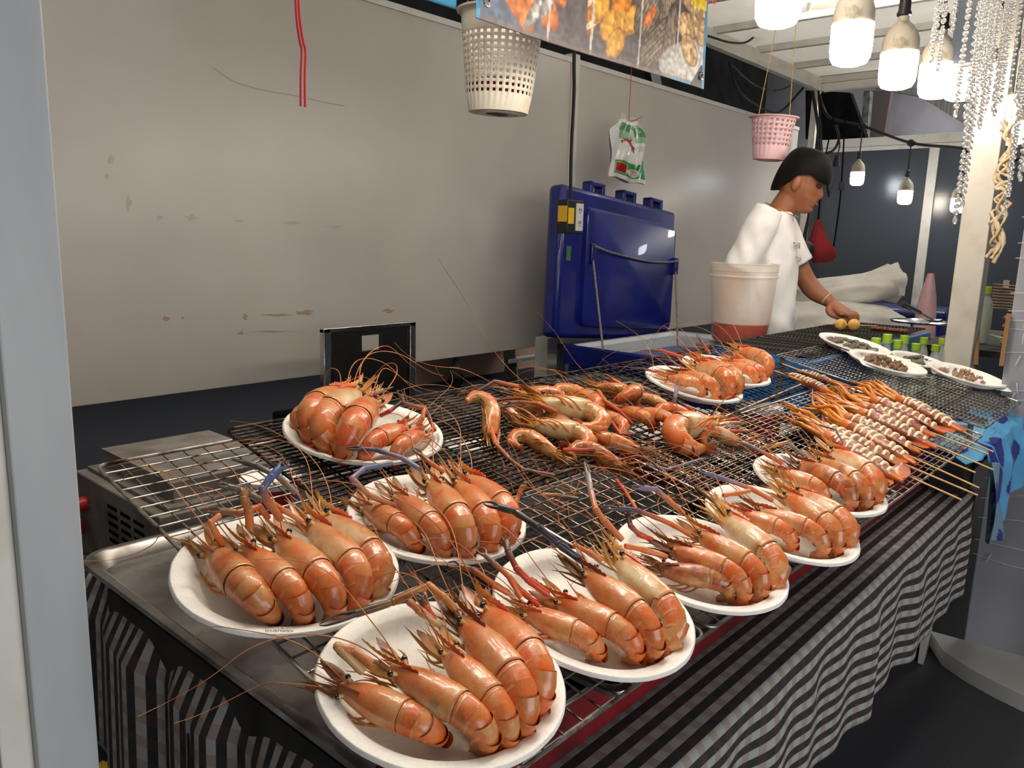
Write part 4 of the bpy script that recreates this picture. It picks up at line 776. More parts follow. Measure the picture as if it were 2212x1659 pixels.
def one_cut(q):
    t = np.linspace(-1.2, 1.2, 11); P = np.c_[.0010 * np.cos(t * 2.6), q * np.sin(t), q * .94 * np.cos(t)]; rr = .0027 * np.cos(t / 1.3) ** .7 + .0002
    return MB().tube(P, rr, 6, np.tile(SQC, (11, 1)), flat=1.0).data('cut_ring', 'squid', 70)
MCUT = [one_cut(q) for q in np.interp(np.linspace(.18, .93, 9), [0, .12, .3, .6, .9, 1], [.0030, .0062, .0108, .0132, .0128, .0095])]
def squid(head, tail, tip, label, seed, roll=0, stick_back=.0, h=.019):
    H, Tt = atP(*head, h), atP(*tail, h - .004); f = H - Tt; s = float(np.clip(np.linalg.norm(f) / .125, .7, 1.5)); b1 = f / np.linalg.norm(f); b2 = np.cross(N_PL, b1); b2 /= np.linalg.norm(b2); b3 = np.cross(b1, b2); M = Matrix.Identity(4)
    ph = math.radians(roll); b3, b2 = b3 * math.cos(ph) + b2 * math.sin(ph), b2 * math.cos(ph) - b3 * math.sin(ph)
    for i in range(3):
        M[i][0], M[i][1], M[i][2], M[i][3] = b1[i] * s, b2[i] * s, b3[i] * s, Tt[i]
    o = empty('squid_skewer', M, label, 'skewer', 'grilled squid skewers'); r = random.Random(seed); tint = (r.uniform(.92, 1.05), r.uniform(.92, 1.05), r.uniform(.85, 1.05), r.uniform(.1, .3))
    inst('mantle', MSQ[seed % 3], o, color=tint)
    for k in range(9):
        if r.random() < .93: inst('cut_ring', MCUT[k], o, T_(.125 * (.18 + .75 * k / 8) + r.uniform(-.001, .001), 0, 0) @ Rm('X', r.uniform(-22, 22)) @ Rm('Z', r.uniform(-14, 14)), (1, 1, 1, 0))
    inst('fin', MSF, o, Rm('X', r.uniform(-25, 25)), tint); inst('tentacles', MST[seed % 4], o, Rm('X', seed * 50), tint)
    P = [(.10, 0, 0)]
    if tip:
        q = np.array(M.inverted()) @ np.r_[atP(*tip, .016), 1]; P.append(tuple(q[:3]))
    else: P.append((-.03, 0, 0))
    MB().tube(P, .0020 / s, 8).build('bamboo_stick', 'wood_stick', o)
    return o
SQ = [((1790, 945), (1950, 1040), (2077, 1080), 'squid skewer nearest the camera, against the fifth plate of prawns'), ((1782, 928), (1957, 1012), (2112, 1070), 'second squid skewer from the camera side'), ((1832, 922), (1979, 1002), (2115, 1054), 'third squid skewer from the camera side, with a curled cream flap'),
      ((1838, 906), (1987, 978), (2107, 1021), 'fourth squid skewer from the camera side'), ((1862, 892), (2024, 968), (2146, 1015), 'fifth squid skewer, its stick reaching farthest over the blue cloth'), ((1872, 880), (2022, 944), (2135, 981), 'sixth squid skewer from the camera side'),
      ((1890, 866), (2042, 936), (2146, 976), 'seventh squid skewer from the camera side'), ((1920, 853), (2080, 932), None, 'farthest of the front row of squid skewers, no stick in sight')]
for i, (a, b, t, l) in enumerate(SQ): squid(a, b, t, l, i)
squid((1779, 842), (1696, 806), (1664, 797), 'dark glazed squid skewer pointing left, next to the back plate of prawns', 9, h=.014)
squid((1790, 822), (1722, 799), (1690, 786), 'squid skewer half behind the dark glazed one', 10, h=.010)

# ---------------------------------------------------------------- shellfish plates
def ell_plate(px, py, label, rx=.120, ry=.117, h=.022):
    p = atP(px, py + 14, h); return plate(p[0], p[1], rx, ry, 0, label, p[2] - gz(p[1]) - .0), p
def mound(name, cen, n, rad, size, m, label, cat, seed, kind, h0=.012, group=None):
    r = random.Random(seed)
    me = []
    for v in range(3):
        mb = MB(); rs = np.random.RandomState(seed + v)
        if kind == 'clam':
            a = np.arange(14) / 14 * 2 * np.pi; rings = []
            for t in np.linspace(.05, np.pi - .05, 9): rings.append(np.c_[np.sin(t) * np.cos(a) * (1 + .12 * np.cos(a)), np.sin(t) * np.sin(a) * .8, -np.cos(t) * .5 * (1 + .05 * np.sin(a * 9))])
            mb.loft(rings)
        else:
            P = [];t = np.linspace(0, 1, 15)
            for q in t: P.append((math.cos(q * 7) * .5 * (1 - q) * .8, math.sin(q * 7) * .5 * (1 - q) * .8, q * 1.1 - .4))
            mb.tube(P, .55 * (1 - t) + .06, 8)
        me.append(mb.data(name, m, 60))
    for k in range(n):
        a = r.uniform(0, 6.28); d = rad * math.sqrt(r.random()); x, y = cen[0] + d * math.cos(a), cen[1] + d * math.sin(a); lay = (k / n)
        z = gz(y) + (cen[2] - gz(cen[1])) + h0 + size * .4 + lay * size * 1.5 * (1 - d / rad)
        o = inst(name, me[k % 3], None, T_(x, y, z) @ Rm('Z', r.uniform(0, 360)) @ Rm('X', r.uniform(-50, 50)) @ Matrix.Scale(size * r.uniform(.8, 1.15), 4)); tag(o, label, cat, group)
def liner(cen, seed, label, lift=.05):
    """crumpled sheet of greaseproof paper lining a plate"""
    r = random.Random(seed); n = 26; G = np.zeros((n, n, 3)); U = np.zeros((n, n, 2)); ang = r.uniform(.2, .7)
    for i in range(n):
        for j in range(n):
            u, v = (i / (n - 1) - .5) * .19, (j / (n - 1) - .5) * .215; x, y = u * math.cos(ang) - v * math.sin(ang), u * math.sin(ang) + v * math.cos(ang); d = math.hypot(x, y)
            z = .007 + .22 * max(0, d - .080) + .005 * math.sin(u * 60 + seed) * math.sin(v * 47) * (d > .06) + lift * max(0, (v - .06)) * 3 * max(0, math.sin(u * 25 + seed))
            G[i, j] = (cen[0] + x, cen[1] + y, cen[2] + TL * y + z); U[i, j] = (u, v)
    tag(uv_sheet('paper_liner', G, U, 'paper', thick=.0008), label, 'paper')
o, p = ell_plate(1842, 742, 'white plate heaped with grey clams behind the paper-lined plates'); mound('clam', p, 60, .075, .0115, 'clam', 'small grey clam in the heap on the plate by the green capped bottles', 'clam', 5, 'clam', group='clams on the plate')
o, p = ell_plate(1912, 782, 'white plate of sea snails lined with crumpled paper'); liner(p, 2, 'crumpled white paper under the brown sea snails'); mound('sea_snail', p, 34, .062, .0145, 'snail', 'brown sea snail heaped on the paper lined plate', 'snail', 6, 'snail', group='sea snails on the plate')
o, p = ell_plate(2082, 808, 'white paper-lined plate at the far right end of the grates'); liner(p, 5, 'crumpled white paper under the pale squid pieces'); mound('squid_piece', p, 26, .060, .0125, 'squid_raw', 'pale raw squid piece heaped on the rightmost paper lined plate', 'squid', 8, 'snail', group='raw squid pieces on the plate')
o, p = ell_plate(1982, 777, 'white plate half hidden between the two paper-lined plates', .095, .09, h=.020); mound('clam', p, 16, .045, .014, 'clam', 'large dark clam on the plate half hidden behind the snails', 'clam', 9, 'clam', group='dark clams on the hidden plate')
for px, py, l, sd in ((1880, 765, 'clear sauce bag with red dip beside the sea snails', 1), (2030, 795, 'clear sauce bag with red dip on the rightmost paper lined plate', 2)):
    p = atP(px, py, .05); b = empty('sauce_bag', p, l, 'bag', 'sauce bags on the shellfish plates'); MB().ball((0, 0, 0), (.034, .022, .009), 14, 9).build('film', 'film', b, M=Rm('X', 20) @ Rm('Y', -20)); MB().ball((.012, -.006, -.004), (.014, .012, .007), 12, 8).build('dip', 'sauce', b)

# ---------------------------------------------------------------- second table with bottles, tub of sauce, vendor's grill
t = empty('side_table', (3.08, .80, 0), 'low table under the charcoal grill and the bottles', 'table')
MB().box((-.68, -.27, .70), (.70, .38, .74)).build('tabletop', 'grill_dark', t, smooth=False)
for sx in (-.30, .66):
    for sy in (.05, .34): MB().tube([(sx, sy, 0), (sx, sy, .70)], .016, 10).build('leg', 'old_metal', t)
g = empty('charcoal_grill', (3.04, 1.07, .742), 'blue painted charcoal grill the vendor stands behind', 'grill')
MB().box((-.66, -.165, .06), (.64, .165, .20)).build('body', 'grill_blue', g, smooth=False, bevel=.004); MB().box((-.63, -.14, .2), (.61, .14, .215)).build('charcoal_bed', 'coal', g, smooth=False)
MB().box((-.66, -.19, .215), (.64, -.165, .238)).build('front_lip', 'grill_blue', g, smooth=False); MB().box((-.66, .15, .2), (.64, .165, .245)).build('back_lip', 'grill_blue', g, smooth=False); MB().box((-.66, -.165, .2), (-.645, .165, .245)).build('end_lip', 'grill_blue', g, smooth=False)
for sx in (-.6, .58):
    for sy in (-.13, .13): MB().tube([(sx, sy, 0), (sx, sy, .06)], .012, 8).build('leg', 'old_metal', g)
g = empty('blue_grill', (2.56, .62, .742), 'dark blue grill box under the shellfish plates', 'grill'); MB().box((-.26, -.20, 0), (.24, .30, .085)).build('body', 'cloth_blue_plastic', g, smooth=False, bevel=.003); MB().box((-.22, -.17, .085), (.20, .27, .093)).build('charcoal_bed', 'coal', g, smooth=False)
for sx in (-.25, .23):
    for y in (-.19, .33): MB().tube([(sx, y, .0), (sx, y, gz(.62 + y) - .742 + .012)], .007, 8).build('leg', 'old_metal', g)
def bottle_parts(fill):
    pr = [(0, 0), (.026, 0), (.029, .004), (.0295, .06), (.029, .105), (.027, .118), (.021, .132), (.0165, .140), (.0158, .152)]
    a = MB().lathe(pr, 20).data('body', 'bottle_clear', 60); b = MB().lathe([(0, .003), (.027, .003), (.0275, .06), (.027, .100), (0, .100)], 18).data('drink', 'juice', 60)
    k = MB(); n = 24; ang = np.arange(n * 2) / (n * 2) * 2 * np.pi; rr = .0192 + .0006 * (np.arange(n * 2) % 2)
    k.loft([np.c_[rr * np.cos(ang), rr * np.sin(ang), np.full(n * 2, z)] for z in (.146, .148, .164, .1655)] ); return a, b, k.data('cap', 'cap_green', 50)
MBT = bottle_parts(1)
def bottle(p, label, group='green capped bottles on the table', s=1.0, sz=None):
    o = empty('drink_bottle', T_(*p) @ Matrix.Diagonal((s, s, sz or s, 1)), label, 'bottle', group)
    for nme, me in zip(('body', 'drink', 'cap'), MBT): inst(nme, me, o)
BT = [((1893, 730), 'first green capped bottle from the left in the front row'), ((1940, 735), 'second green capped bottle from the left in the front row'), ((1980, 742), 'third green capped bottle from the left in the front row'), ((2022, 745), 'fourth green capped bottle, next to the white post'),
      ((1918, 722), 'leftmost wrapped bottle of the back row'), ((1955, 725), 'second wrapped bottle of the back row'), ((1996, 729), 'third wrapped bottle of the back row'), ((2036, 731), 'fourth wrapped bottle of the back row, by the white post')]
for i, ((px, py), l) in enumerate(BT):
    p = atY(px, py, [.868, .85, .83, .81, .874, .870, .868, .862][i]); zt_ = p[2]; p[2] = .744; bottle(p, l, s=.82, sz=(zt_ - .744) / .1655)
BX = at(1622, 745, .935)
for dx, dy, l in ((-.02, -.115, 'green capped bottle in front of the sauce bucket, the left one'), (.10, -.125, 'green capped bottle in front of the sauce bucket, the right one'), (-.12, -.06, 'green capped bottle at the left foot of the sauce bucket')):
    bottle((BX[0] + dx, BX[1] + dy, .744), l, s=1.06)
cr = empty('bottle_crate', (BX[0], BX[1] + .06, .744), 'low grey crate carrying the sauce bucket', 'crate'); MB().box((-.12, -.10, 0), (.12, .12, .19)).build('body', 'grill_grey', cr, smooth=False, bevel=.006)
bk = empty('sauce_bucket', (BX[0] + .005, BX[1] + .055, .936), 'tall frosted plastic bucket with red sauce at the bottom', 'bucket')
MB().lathe([(.1133, .084), (.128, .285), (.130, .287), (.130, .312), (.133, .314), (.133, .318), (.127, .318), (.125, .29), (.1112, .084)], 48).build('body', 'frosted', bk)
MB().lathe([(0, .004), (.100, .004), (.108, .012), (.1133, .0838)], 48).build('wet_wall', 'frosted_wet', bk)
MB().lathe([(0, .010), (.098, .010), (.1045, .018), (.1095, .080), (0, .080)], 40).build('sauce', 'sauce', bk)
MB().lathe([(.1305, .262), (.1325, .264), (.1325, .270), (.1305, .272)], 48).build('rim_band', 'frosted', bk)
r_ = random.Random(5); sp = MB()
for k in range(60):
    a = r_.uniform(2.6, 5.9); z = r_.choice([r_.gauss(.11, .02), r_.gauss(.17, .025), r_.uniform(.09, .24)]); R_ = .1055 + .0725 * z - .001; sp.ball((R_ * math.cos(a), R_ * math.sin(a), z), (.0016, .0016, .002) if r_.random() < .8 else (.003, .003, .0035), 6, 4)
sp.build('sauce_splashes', 'sauce_spot', bk)['kind'] = 'stuff'
# satay, meatballs, pans, tools
def skewer(p0, p1, label, balls, m, group):
    p0, p1 = CR(p0), CR(p1); o = empty('meat_skewer', p0, label, 'skewer', group); d = p1 - p0; MB().tube([(0, 0, 0), d], .0018, 7).build('bamboo_stick', 'wood_stick', o)
    for t, r in balls: MB().ball(d * t, r, 14, 9).build('meat_ball' if m == 'meatball' else 'meat_piece', m, o)
z1 = 1.016
skewer(at(1755, 699, z1), at(1895, 704, z1), 'skewer of two golden meatballs under the vendor\'s hand', [(.44, .024), (.64, .025)], 'meatball', 'skewers on the charcoal grate')
skewer(at(1880, 708, 1.002), at(1960, 716, 1.002), 'dark minced satay skewer right of the meatballs', [(q, (.017, .012, .009)) for q in np.linspace(.1, .95, 9)], 'satay', 'skewers on the charcoal grate')
for px, py, l, dz in ((1990, 697, 'flat steel pan lid lying on the right end of the grate', 0), ):
    p = at(px, py, 1.0); o = empty('pan_lid', p, l, 'lid'); MB().lathe([(0, .006), (.10, .005), (.125, .002), (.13, .008), (.127, .0), (0, .0)], 40).build('body', 'chrome', o)
p = at(2015, 690, 1.012); o = empty('spatula', p, 'black handled spatula resting on the pan lid', 'spatula'); e = at(1945, 655, 1.10); MB().tube([(0, 0, 0), (e - p) * .45], .005, 8).build('shaft', 'chrome', o); MB().tube([(e - p) * .42, (e - p)], [.010, .012], 10).build('handle', 'black_plastic', o); MB().box((-.04, -.03, -.003), (.05, .03, 0)).build('blade', 'chrome', o)
# produce table far right
t = empty('produce_table', (4.75, .72, 0), 'far table carrying skewers and fried sausages behind the white post', 'table'); MB().box((-.55, -.35, .84), (.6, .35, .87)).build('tabletop', 'grill_dark', t, smooth=False)
for sx in (-.5, .55):
    for sy in (-.3, .3): MB().tube([(sx, sy, 0), (sx, sy, .84)], .016, 8).build('leg', 'old_metal', t)
for k in range(4):
    p = at(2098, 720 + k * 14, .9 + .03 * (3 - k)); tag(MB().ball((0, 0, 0), (.06, .03, .022), 16, 9).build('fried_sausage', 'sausage', None, M=T_(4.45, .70, .892 + k * .040) @ Rm('Z', -50)), f'fried orange sausage cake, {["lowest", "second from the bottom", "third from the bottom", "top one"][k]} of the pile behind the white post', 'sausage', 'fried sausage cakes')
for k in range(9): tag(MB().tube([(4.55, .62 + .0 * k, 1.05 + k * .014), (4.38, .80, 1.06 + k * .014)], .003, 6).build('bamboo_stick', 'wood_stick', None), 'bare bamboo stick in the bundle above the fried sausages', 'stick', 'bundle of bamboo sticks')
lf = MB()
for k in range(5): leaf(lf, (4.40 + .02 * k, .58 + .02 * k, .877 + .006 * k), (.3, 1, .05), .16, .03, .001, (0, 0, 1), CR(c(110, 168, 54)), CR(c(140, 190, 70)), .05)
tag(lf.build('banana_leaf', 'paint'), 'green leaves lining the far produce table', 'leaf')
bottle((4.5, .86, .872), 'clear bottle with a green cap far behind the white post', s=1.7)
o = empty('pink_cup_stack', (5.75, 1.42, .75), 'stack of pink patterned paper cups behind the white post', 'cups'); MB().lathe([(0, .0), (.075, 0), (.052, .26), (.02, .42), (0, .42)], 24).build('body', 'basket_pink', o)
t = empty('cup_stool', (5.75, 1.42, 0), 'plain stool under the pink cups', 'stool'); MB().box((-.15, -.15, .71), (.15, .15, .745)).build('seat', 'grill_dark', t, smooth=False); 
for sx in (-.12, .12):
    for sy in (-.12, .12): MB().tube([(sx, sy, 0), (sx, sy, .71)], .012, 8).build('leg', 'old_metal', t)

# ---------------------------------------------------------------- blue cooler with its raised lid
Yl = 2.80; bl, br_, tl_, tr_ = atY(1180, 735, Yl), atY(1438, 738, Yl), atY(1197, 430, Yl + .12), atY(1455, 482, Yl + .12)
co = empty('ice_cooler', (3.50, 2.2, 0), 'big blue insulated cooler with its lid propped open against the wall', 'cooler')
x0, x1 = -.02, 1.22; y0, y1 = -.26, .52; zr = .735
MB().box((x0 + .03, y0 + .03, 0.06), (x1 - .03, y1 - .03, zr - .09)).build('body', 'cloth_blue_plastic', co, bevel=.03)
m = MB(); m.loft([rect_ring(x0, x1, y0, y1, .05, zr - .10), rect_ring(x0, x1, y0, y1, .05, zr), rect_ring(x0 + .05, x1 - .05, y0 + .05, y1 - .05, .04, zr + .004)], cap=(True, False)); m.build('rim', 'cloth_blue_plastic', co, 40)
m = MB(); m.loft([rect_ring(x0 + .045, x1 - .045, y0 + .045, y1 - .045, .04, zr + .005), rect_ring(x0 + .07, x1 - .07, y0 + .07, y1 - .07, .04, zr - .02), rect_ring(x0 + .09, x1 - .09, y0 + .09, y1 - .09, .04, .16)], cap=(False, True)); m.build('liner', 'cooler_white', co, 40)
for fx in (x0 + .1, x1 - .1):
    for fy in (y0 + .1, y1 - .1): MB().lathe([(0, 0), (.05, 0), (.055, .07), (0, .07)], 16).build('foot', 'rubber', co, M=T_(fx, fy, 0))
MB().box((x0 + .026, y1 - .14, .44), (x0 + .031, y1 - .10, .58)).build('white_tape', 'paper', co, smooth=False)
MB().tube(spline([(x0 + .35, y0 - .01, .55), (x0 + .55, y0 - .05, .62), (x0 + .8, y0 - .01, .66)], 8), .010, 8).build('handle', 'black_plastic', co)
# lid: thick slab with a raised inner panel, three hinge lugs along the top, leaning on the wall
lw = 1.24; lh = .86; L0 = Matrix.Translation(Vector((x0 - .02, y1 + .02, zr + .0))) @ Rm('X', 87) @ Rm('Z', -5) @ T_(0, .04, 0)
lid = empty('lid', L0, parent=co)
MB().box((0, 0, -.11), (lw, lh, 0)).build('lid_shell', 'cloth_blue_plastic', lid, bevel=.03)
m = MB(); m.loft([rect_ring(.20, lw - .035, .07, lh - .10, .05, -.005), rect_ring(.205, lw - .04, .075, lh - .105, .05, .028), rect_ring(.225, lw - .06, .095, lh - .125, .045, .036)], cap=(False, True)); m.build('inner_panel', 'cloth_blue_plastic', lid, 40)
for x in (.36, .70, 1.02):
    m = MB(); m.box((x - .075, lh - .01, -.085), (x - .045, lh + .06, -.02)); m.box((x + .045, lh - .01, -.085), (x + .075, lh + .06, -.02)); m.box((x - .075, lh + .035, -.085), (x + .075, lh + .06, -.02)); m.build('hinge_lug', 'cloth_blue_plastic', lid, bevel=.006)
for x in (.25, lw - .05): MB().box((x - .022, .44, .030), (x + .022, .55, .058)).build('rope_bracket', 'cloth_blue_plastic', lid, bevel=.006)
MB().tube(spline([(.25, .535, .062), (.45, .515, .05), (.8, .50, .046), (1.05, .51, .05), (lw - .05, .53, .062)], 8), .006, 8).build('rope', 'rope', lid)
MB().box((.06, .44, .0005), (.10, .52, .002)).build('green_sticker', 'green_label', lid, smooth=False)
li = np.array(L0.inverted())
for x, e in ((.25, at(1303, 757, zr + .01) - CR([3.5, 2.2, 0])), (lw - .05, at(1464, 750, zr + .01) - CR([3.5, 2.2, 0]))):
    q = li @ np.r_[e, 1]; MB().tube([(x, .46, .05), tuple(q[:3])], .006, 8).build('rope', 'rope', lid)

# ---------------------------------------------------------------- black chair
p0, p1 = atY(702, 705, 2.75), atY(888, 697, 2.75); w = p1[0] - p0[0]; zt_ = (p0[2] + p1[2]) / 2
ch = empty('stacking_chair', (p0[0] + w / 2, 2.75, 0), 'black vinyl chair with a square chrome frame and a handle slot', 'chair')
hw = w / 2; zb_ = .50
m = MB()   # back pad with a slot
xs = [-hw + .03, -.055, .060, hw - .03]; zs = [zb_, zt_ - .115, zt_ - .045, zt_ - .022]
for i in range(3):
    for j in range(3):
        if (i, j) != (1, 1): m.box((xs[i], -.012, zs[j]), (xs[i + 1], .016, zs[j + 1]))
m.build('backrest', 'black_vinyl', ch, smooth=False)
for s in (-1, 1):
    MB().box((s * hw - .018, -.015, 0), (s * hw + .018, .015, zt_ - .002)).build('leg', 'chrome', ch, bevel=.004); MB().box((s * hw - .014, .42, 0), (s * hw + .014, .445, .45)).build('leg', 'chrome', ch, bevel=.004)
    MB().box((s * hw - .014, .0, .42), (s * hw + .014, .44, .445)).build('side_rail', 'chrome', ch, bevel=.003)
MB().box((-hw - .018, -.015, zt_ - .022), (hw + .018, .015, zt_)).build('top_rail', 'chrome', ch, bevel=.004)
MB().box((-hw + .01, .02, .445), (hw - .01, .45, .50)).build('seat', 'black_vinyl', ch, bevel=.015)

# ---------------------------------------------------------------- trolley, ladder, panel seen under the wall
p = at(985, 838, 0); t = empty('trolley', (p[0], p[1], 0), 'dark flat trolley on castors glimpsed under the white wall', 'trolley')
MB().box((-.35, -.10, .38), (1.1, .55, .44)).build('deck', 'old_metal', t, smooth=False)
for x, y in ((0, 0), (.75, .02), (0, .45), (.75, .45)):
    MB().lathe([(0, -.022), (.07, -.022), (.078, -.012), (.078, .012), (.07, .022), (0, .022)], 28).build('castor_wheel', 'rubber', t, M=T_(x, y, .08) @ Rm('Y', 60) @ Rm('X', 90)); MB().box((-.05, -.035, .09), (.05, .035, .20)).build('castor_fork', 'old_metal', t, M=T_(x, y, 0) @ Rm('Z', 30), bevel=.01); MB().tube([(x, y, .19), (x, y, .385)], .03, 12).build('castor_stem', 'old_metal', t)
b = atY(1110, 815, 4.3); ld = empty('step_ladder', (b[0], 4.3, 0), 'old paint-stained step ladder behind the white wall', 'ladder')
for x, dx in ((0, -.12), (.42, .36)): MB().box((-.05, -.02, 0), (.05, .02, 1.2)).build('rail', 'old_metal', ld, M=T_(x + .0, 0, 0) @ Rm('Y', -10), smooth=False); MB().box((.048, -.022, 0), (.062, .022, 1.2)).build('rail_edge', 'metal_white', ld, M=T_(x, 0, 0) @ Rm('Y', -10), smooth=False)
for z in (.30, .62): MB().box((-.05 - z * .17, -.04, z), (.42 - z * .17, .04, z + .03)).build('step', 'metal_white', ld, smooth=False)
sbx = MB().box((4.6, 5.2, 0), (6.6, 5.25, .80)).build('storage_panel', 'cream_panel', None, smooth=False); tag(sbx, 'peach coloured board standing far behind the step ladder', 'board')
b = atY(1186, 800, 3.05); tag(MB().box((b[0] - .05, 3.03, 0), (b[0] + .05, 3.13, .72)).build('prop_post', 'metal_white', None, smooth=False, bevel=.003), 'short pale square post beside the blue cooler', 'post')
# ---------------------------------------------------------------- lights on cords
def bulb_meshes(glow):
    d = .056
    h = MB().lathe([(.0165, .232), (.0165, .205), (.022, .200), (.030, .192), (.046, .172), (.0545, .148), (.056, .128), (.056, .108)], 28).data('housing', 'bulb_housing', 40)
    g = MB().lathe([(0, -.004), (.030, -.002), (.046, .004), (.054, .018), (.0568, .04), (.0572, .108), (.05, .1085), (0, .1085)], 28).data('diffuser', glow, 60)
    s = MB().lathe([(0, .275), (.012, .275), (.0175, .270), (.0185, .235), (.022, .230), (.022, .222), (.0165, .218), (0, .218)], 20).data('socket', 'black_plastic', 40)
    return h, g, s
BM = {'w': bulb_meshes('glow_warm'), 'c': bulb_meshes('glow_cool')}
def bulb(pos, kind, label, group, cord=.12, s=1.0):
    o = empty('hanging_bulb', T_(*pos) @ Matrix.Scale(s, 4), label, 'bulb', group)
    for n_, me in zip(('housing', 'diffuser', 'socket'), BM[kind]): inst(n_, me, o)
    for sx in (-1, 1): MB().tube(spline([(sx * .006, 0, .272), (sx * .011, 0, .272 + cord * .5), (sx * .003, 0, .272 + cord)], 5), .0028, 6).build('cord', 'rubber', o)
    return CR(pos) + CR([0, 0, (.272 + cord) * s])
NB = [((1678, 56), 1.80, 'largest bright bulb, cut off by the top edge of the photo'), ((1834, 140), 2.03, 'second bright bulb, hanging left of the capped one'), ((1935, 191), 2.30, 'third bright bulb with a beige cap and black socket'), ((2018, 211), 2.45, 'fourth bright bulb, touched by two bead strands'), ((2070, 216), 2.75, 'fifth bright bulb, half behind the fourth one'),
      ((2120, 200), 3.05, 'sixth bright bulb, behind the bead curtain by the post'), ((2168, 262), 3.3, 'seventh bulb, behind the bead curtain right of the post'), ((2184, 312), 3.6, 'eighth bulb, lowest one behind the bead curtain')]
tops = []
for (px, py), d, l in NB: tops.append(bulb(atD(px, py, d), 'w', l, 'bright bulbs over the stall front', cord=.13, s=.9))
a, b = tops[0], tops[3]; dirn = (a - b) / 3
for k in range(1, 4): tops.insert(0, bulb(a + dirn * k * 1.35 - CR([0, 0, .402]) + CR([.02 * k, 0, .02 * k]), 'w', ['nearest', 'middle', 'farthest'][k - 1] + ' of three bright bulbs above the top edge of the photo', 'bright bulbs over the stall front', cord=.13, s=.9))
cab = MB().tube(spline(tops, 6), .006, 8).build('festoon_cable', 'rubber'); tag(cab, 'black festoon cable carrying the bright bulbs along the stall front', 'cable')
# far festoon
FB = [((1850, 400), 'c', 'far cool white bulb in front of the left dark pane'), ((1953, 441), 'w', 'far warm bulb in front of the dark pane, left of the mullion'), ((2068, 459), 'c', 'far cool white bulb beside the hanging bead strand')]
pts = [atX(1770, 205, 7.3), atX(1790, 252, 7.2)]; ft = []
for (px, py), k, l in FB: ft.append(bulb(atX(px, py, 7.2), k, l, 'far festoon bulbs', cord=.22, s=1.0))
pts += ft + [atX(2160, 350, 7.2), atX(2212, 340, 7.2)]
P = spline(pts, 8); fc = empty('far_festoon', pts[0], 'black festoon cable with far bulbs crossing the dark panes', 'cable'); MB().tube(P - pts[0], .012, 8).build('cable', 'rubber', fc)
for q in ft: MB().ball(q - pts[0], (.035, .035, .03), 10, 6).build('junction', 'rubber', fc)
t = empty('fluorescent_tube', (5.25, 0, 2.775), 'glowing white fluorescent tube under the stall roof', 'lamp'); MB().tube([(0, 1.15, 0), (0, 2.42, 0)], .016, 14).build('tube', 'glow_tube', t)
for y in (1.13, 2.44): MB().tube([(0, y - .03, 0), (0, y + .03, 0)], .018, 12).build('end_cap', 'chrome', t); 
for y in (1.4, 2.2): MB().box((-.008, y - .012, .01), (.008, y + .012, .075)).build('clip', 'metal_white', t, smooth=False)
# cables in the dark gap and the corner
def cable(P, r, label, m='rubber', n=6): tag(MB().tube(spline(P, 8), r, n).build('cable', m), label, 'cable')
cable([atY(1575, 135, 3.1), atY(1600, 200, 3.1), atY(1660, 240, 3.1), atY(1690, 238, 3.1), atY(1735, 190, 3.1)], .010, 'thick sagging cable in the dark gap above the white wall')
cable([atY(1580, 140, 3.12), atY(1625, 180, 3.12), atY(1670, 196, 3.12), atY(1710, 185, 3.12)], .007, 'pale thin cable looping above the thick one in the dark gap', 'old_metal')
cable([atY(1530, 78, 2.9), atY(1580, 92, 2.9), atY(1618, 88, 2.9), atY(1650, 52, 2.9)], .008, 'black lead running under the roof to the fluorescent tube')
cable([atY(1755, 196, 2.9), atY(1768, 300, 2.9), atY(1752, 440, 2.9), atY(1735, 520, 2.9)], .016, 'thick black cable running down the corner post')
cable([atY(1768, 196, 2.88), atY(1776, 330, 2.88), atY(1790, 420, 2.88), atY(1790, 470, 2.88)], .010, 'second black cable hanging in front of the corner post')
cable([atX(1806, 270, 7.1), atX(1812, 300, 7.1), atX(1800, 325, 7.1), atX(1775, 330, 7.1), atX(1770, 300, 7.1)], .012, 'coil of black cable at the start of the far festoon')
o = empty('empty_socket', atX(1807, 352, 7.15), 'empty black lamp socket dangling near the far festoon', 'socket'); MB().lathe([(0, .06), (.02, .06), (.03, .0), (.036, -.03), (0, -.03)], 14).build('body', 'rubber', o); MB().tube(spline([(0, 0, .05), (.03, 0, .16), (-.05, 0, .22)], 6), .006, 6).build('cord', 'rubber', o)
tag(MB().tube([atX(1768, 203, 7.3), atX(1788, 250, 7.2)], .006, 6).build('guy_cord', 'rope'), 'pale cord tying the festoon to the roof corner', 'cord')
# cable with socket box over the cooler lid
sb = empty('socket_box', atY(1233, 505, 2.55), 'black hanging power socket box with a yellow label', 'socket'); MB().box((-.075, -.03, 0), (.065, .04, .17)).build('body', 'black_plastic', sb, bevel=.006); MB().box((-.005, -.036, .015), (.055, -.028, .155)).build('socket_plate', 'socket_plate', sb, bevel=.002)
for z in (.050, .115):
    for x, w in ((.016, .004), (.030, .004)): MB().box((x, -.0375, z), (x + w, -.0355, z + .016)).build('socket_slot', 'rubber', sb, smooth=False)
    MB().ball((.025, -.036, z - .008), (.004, .002, .004), 8, 5).build('socket_hole', 'rubber', sb)
MB().box((-.0765, -.028, .06), (-.0745, .03, .14)).build('yellow_label', 'yellow_label', sb, smooth=False); MB().box((-.068, -.0325, .05), (-.02, -.0295, .13)).build('yellow_label', 'yellow_label', sb, smooth=False)
s0 = CR(sb.location[:]); MB().tube(spline([q - s0 for q in (CR([*atY(1241, 105, 2.55)[:2], 2.86]), atY(1241, 105, 2.55), atY(1240, 200, 2.55), atY(1234, 330, 2.55), atY(1232, 450, 2.55))], 6), .009, 8).build('power_cable', 'rubber', sb)
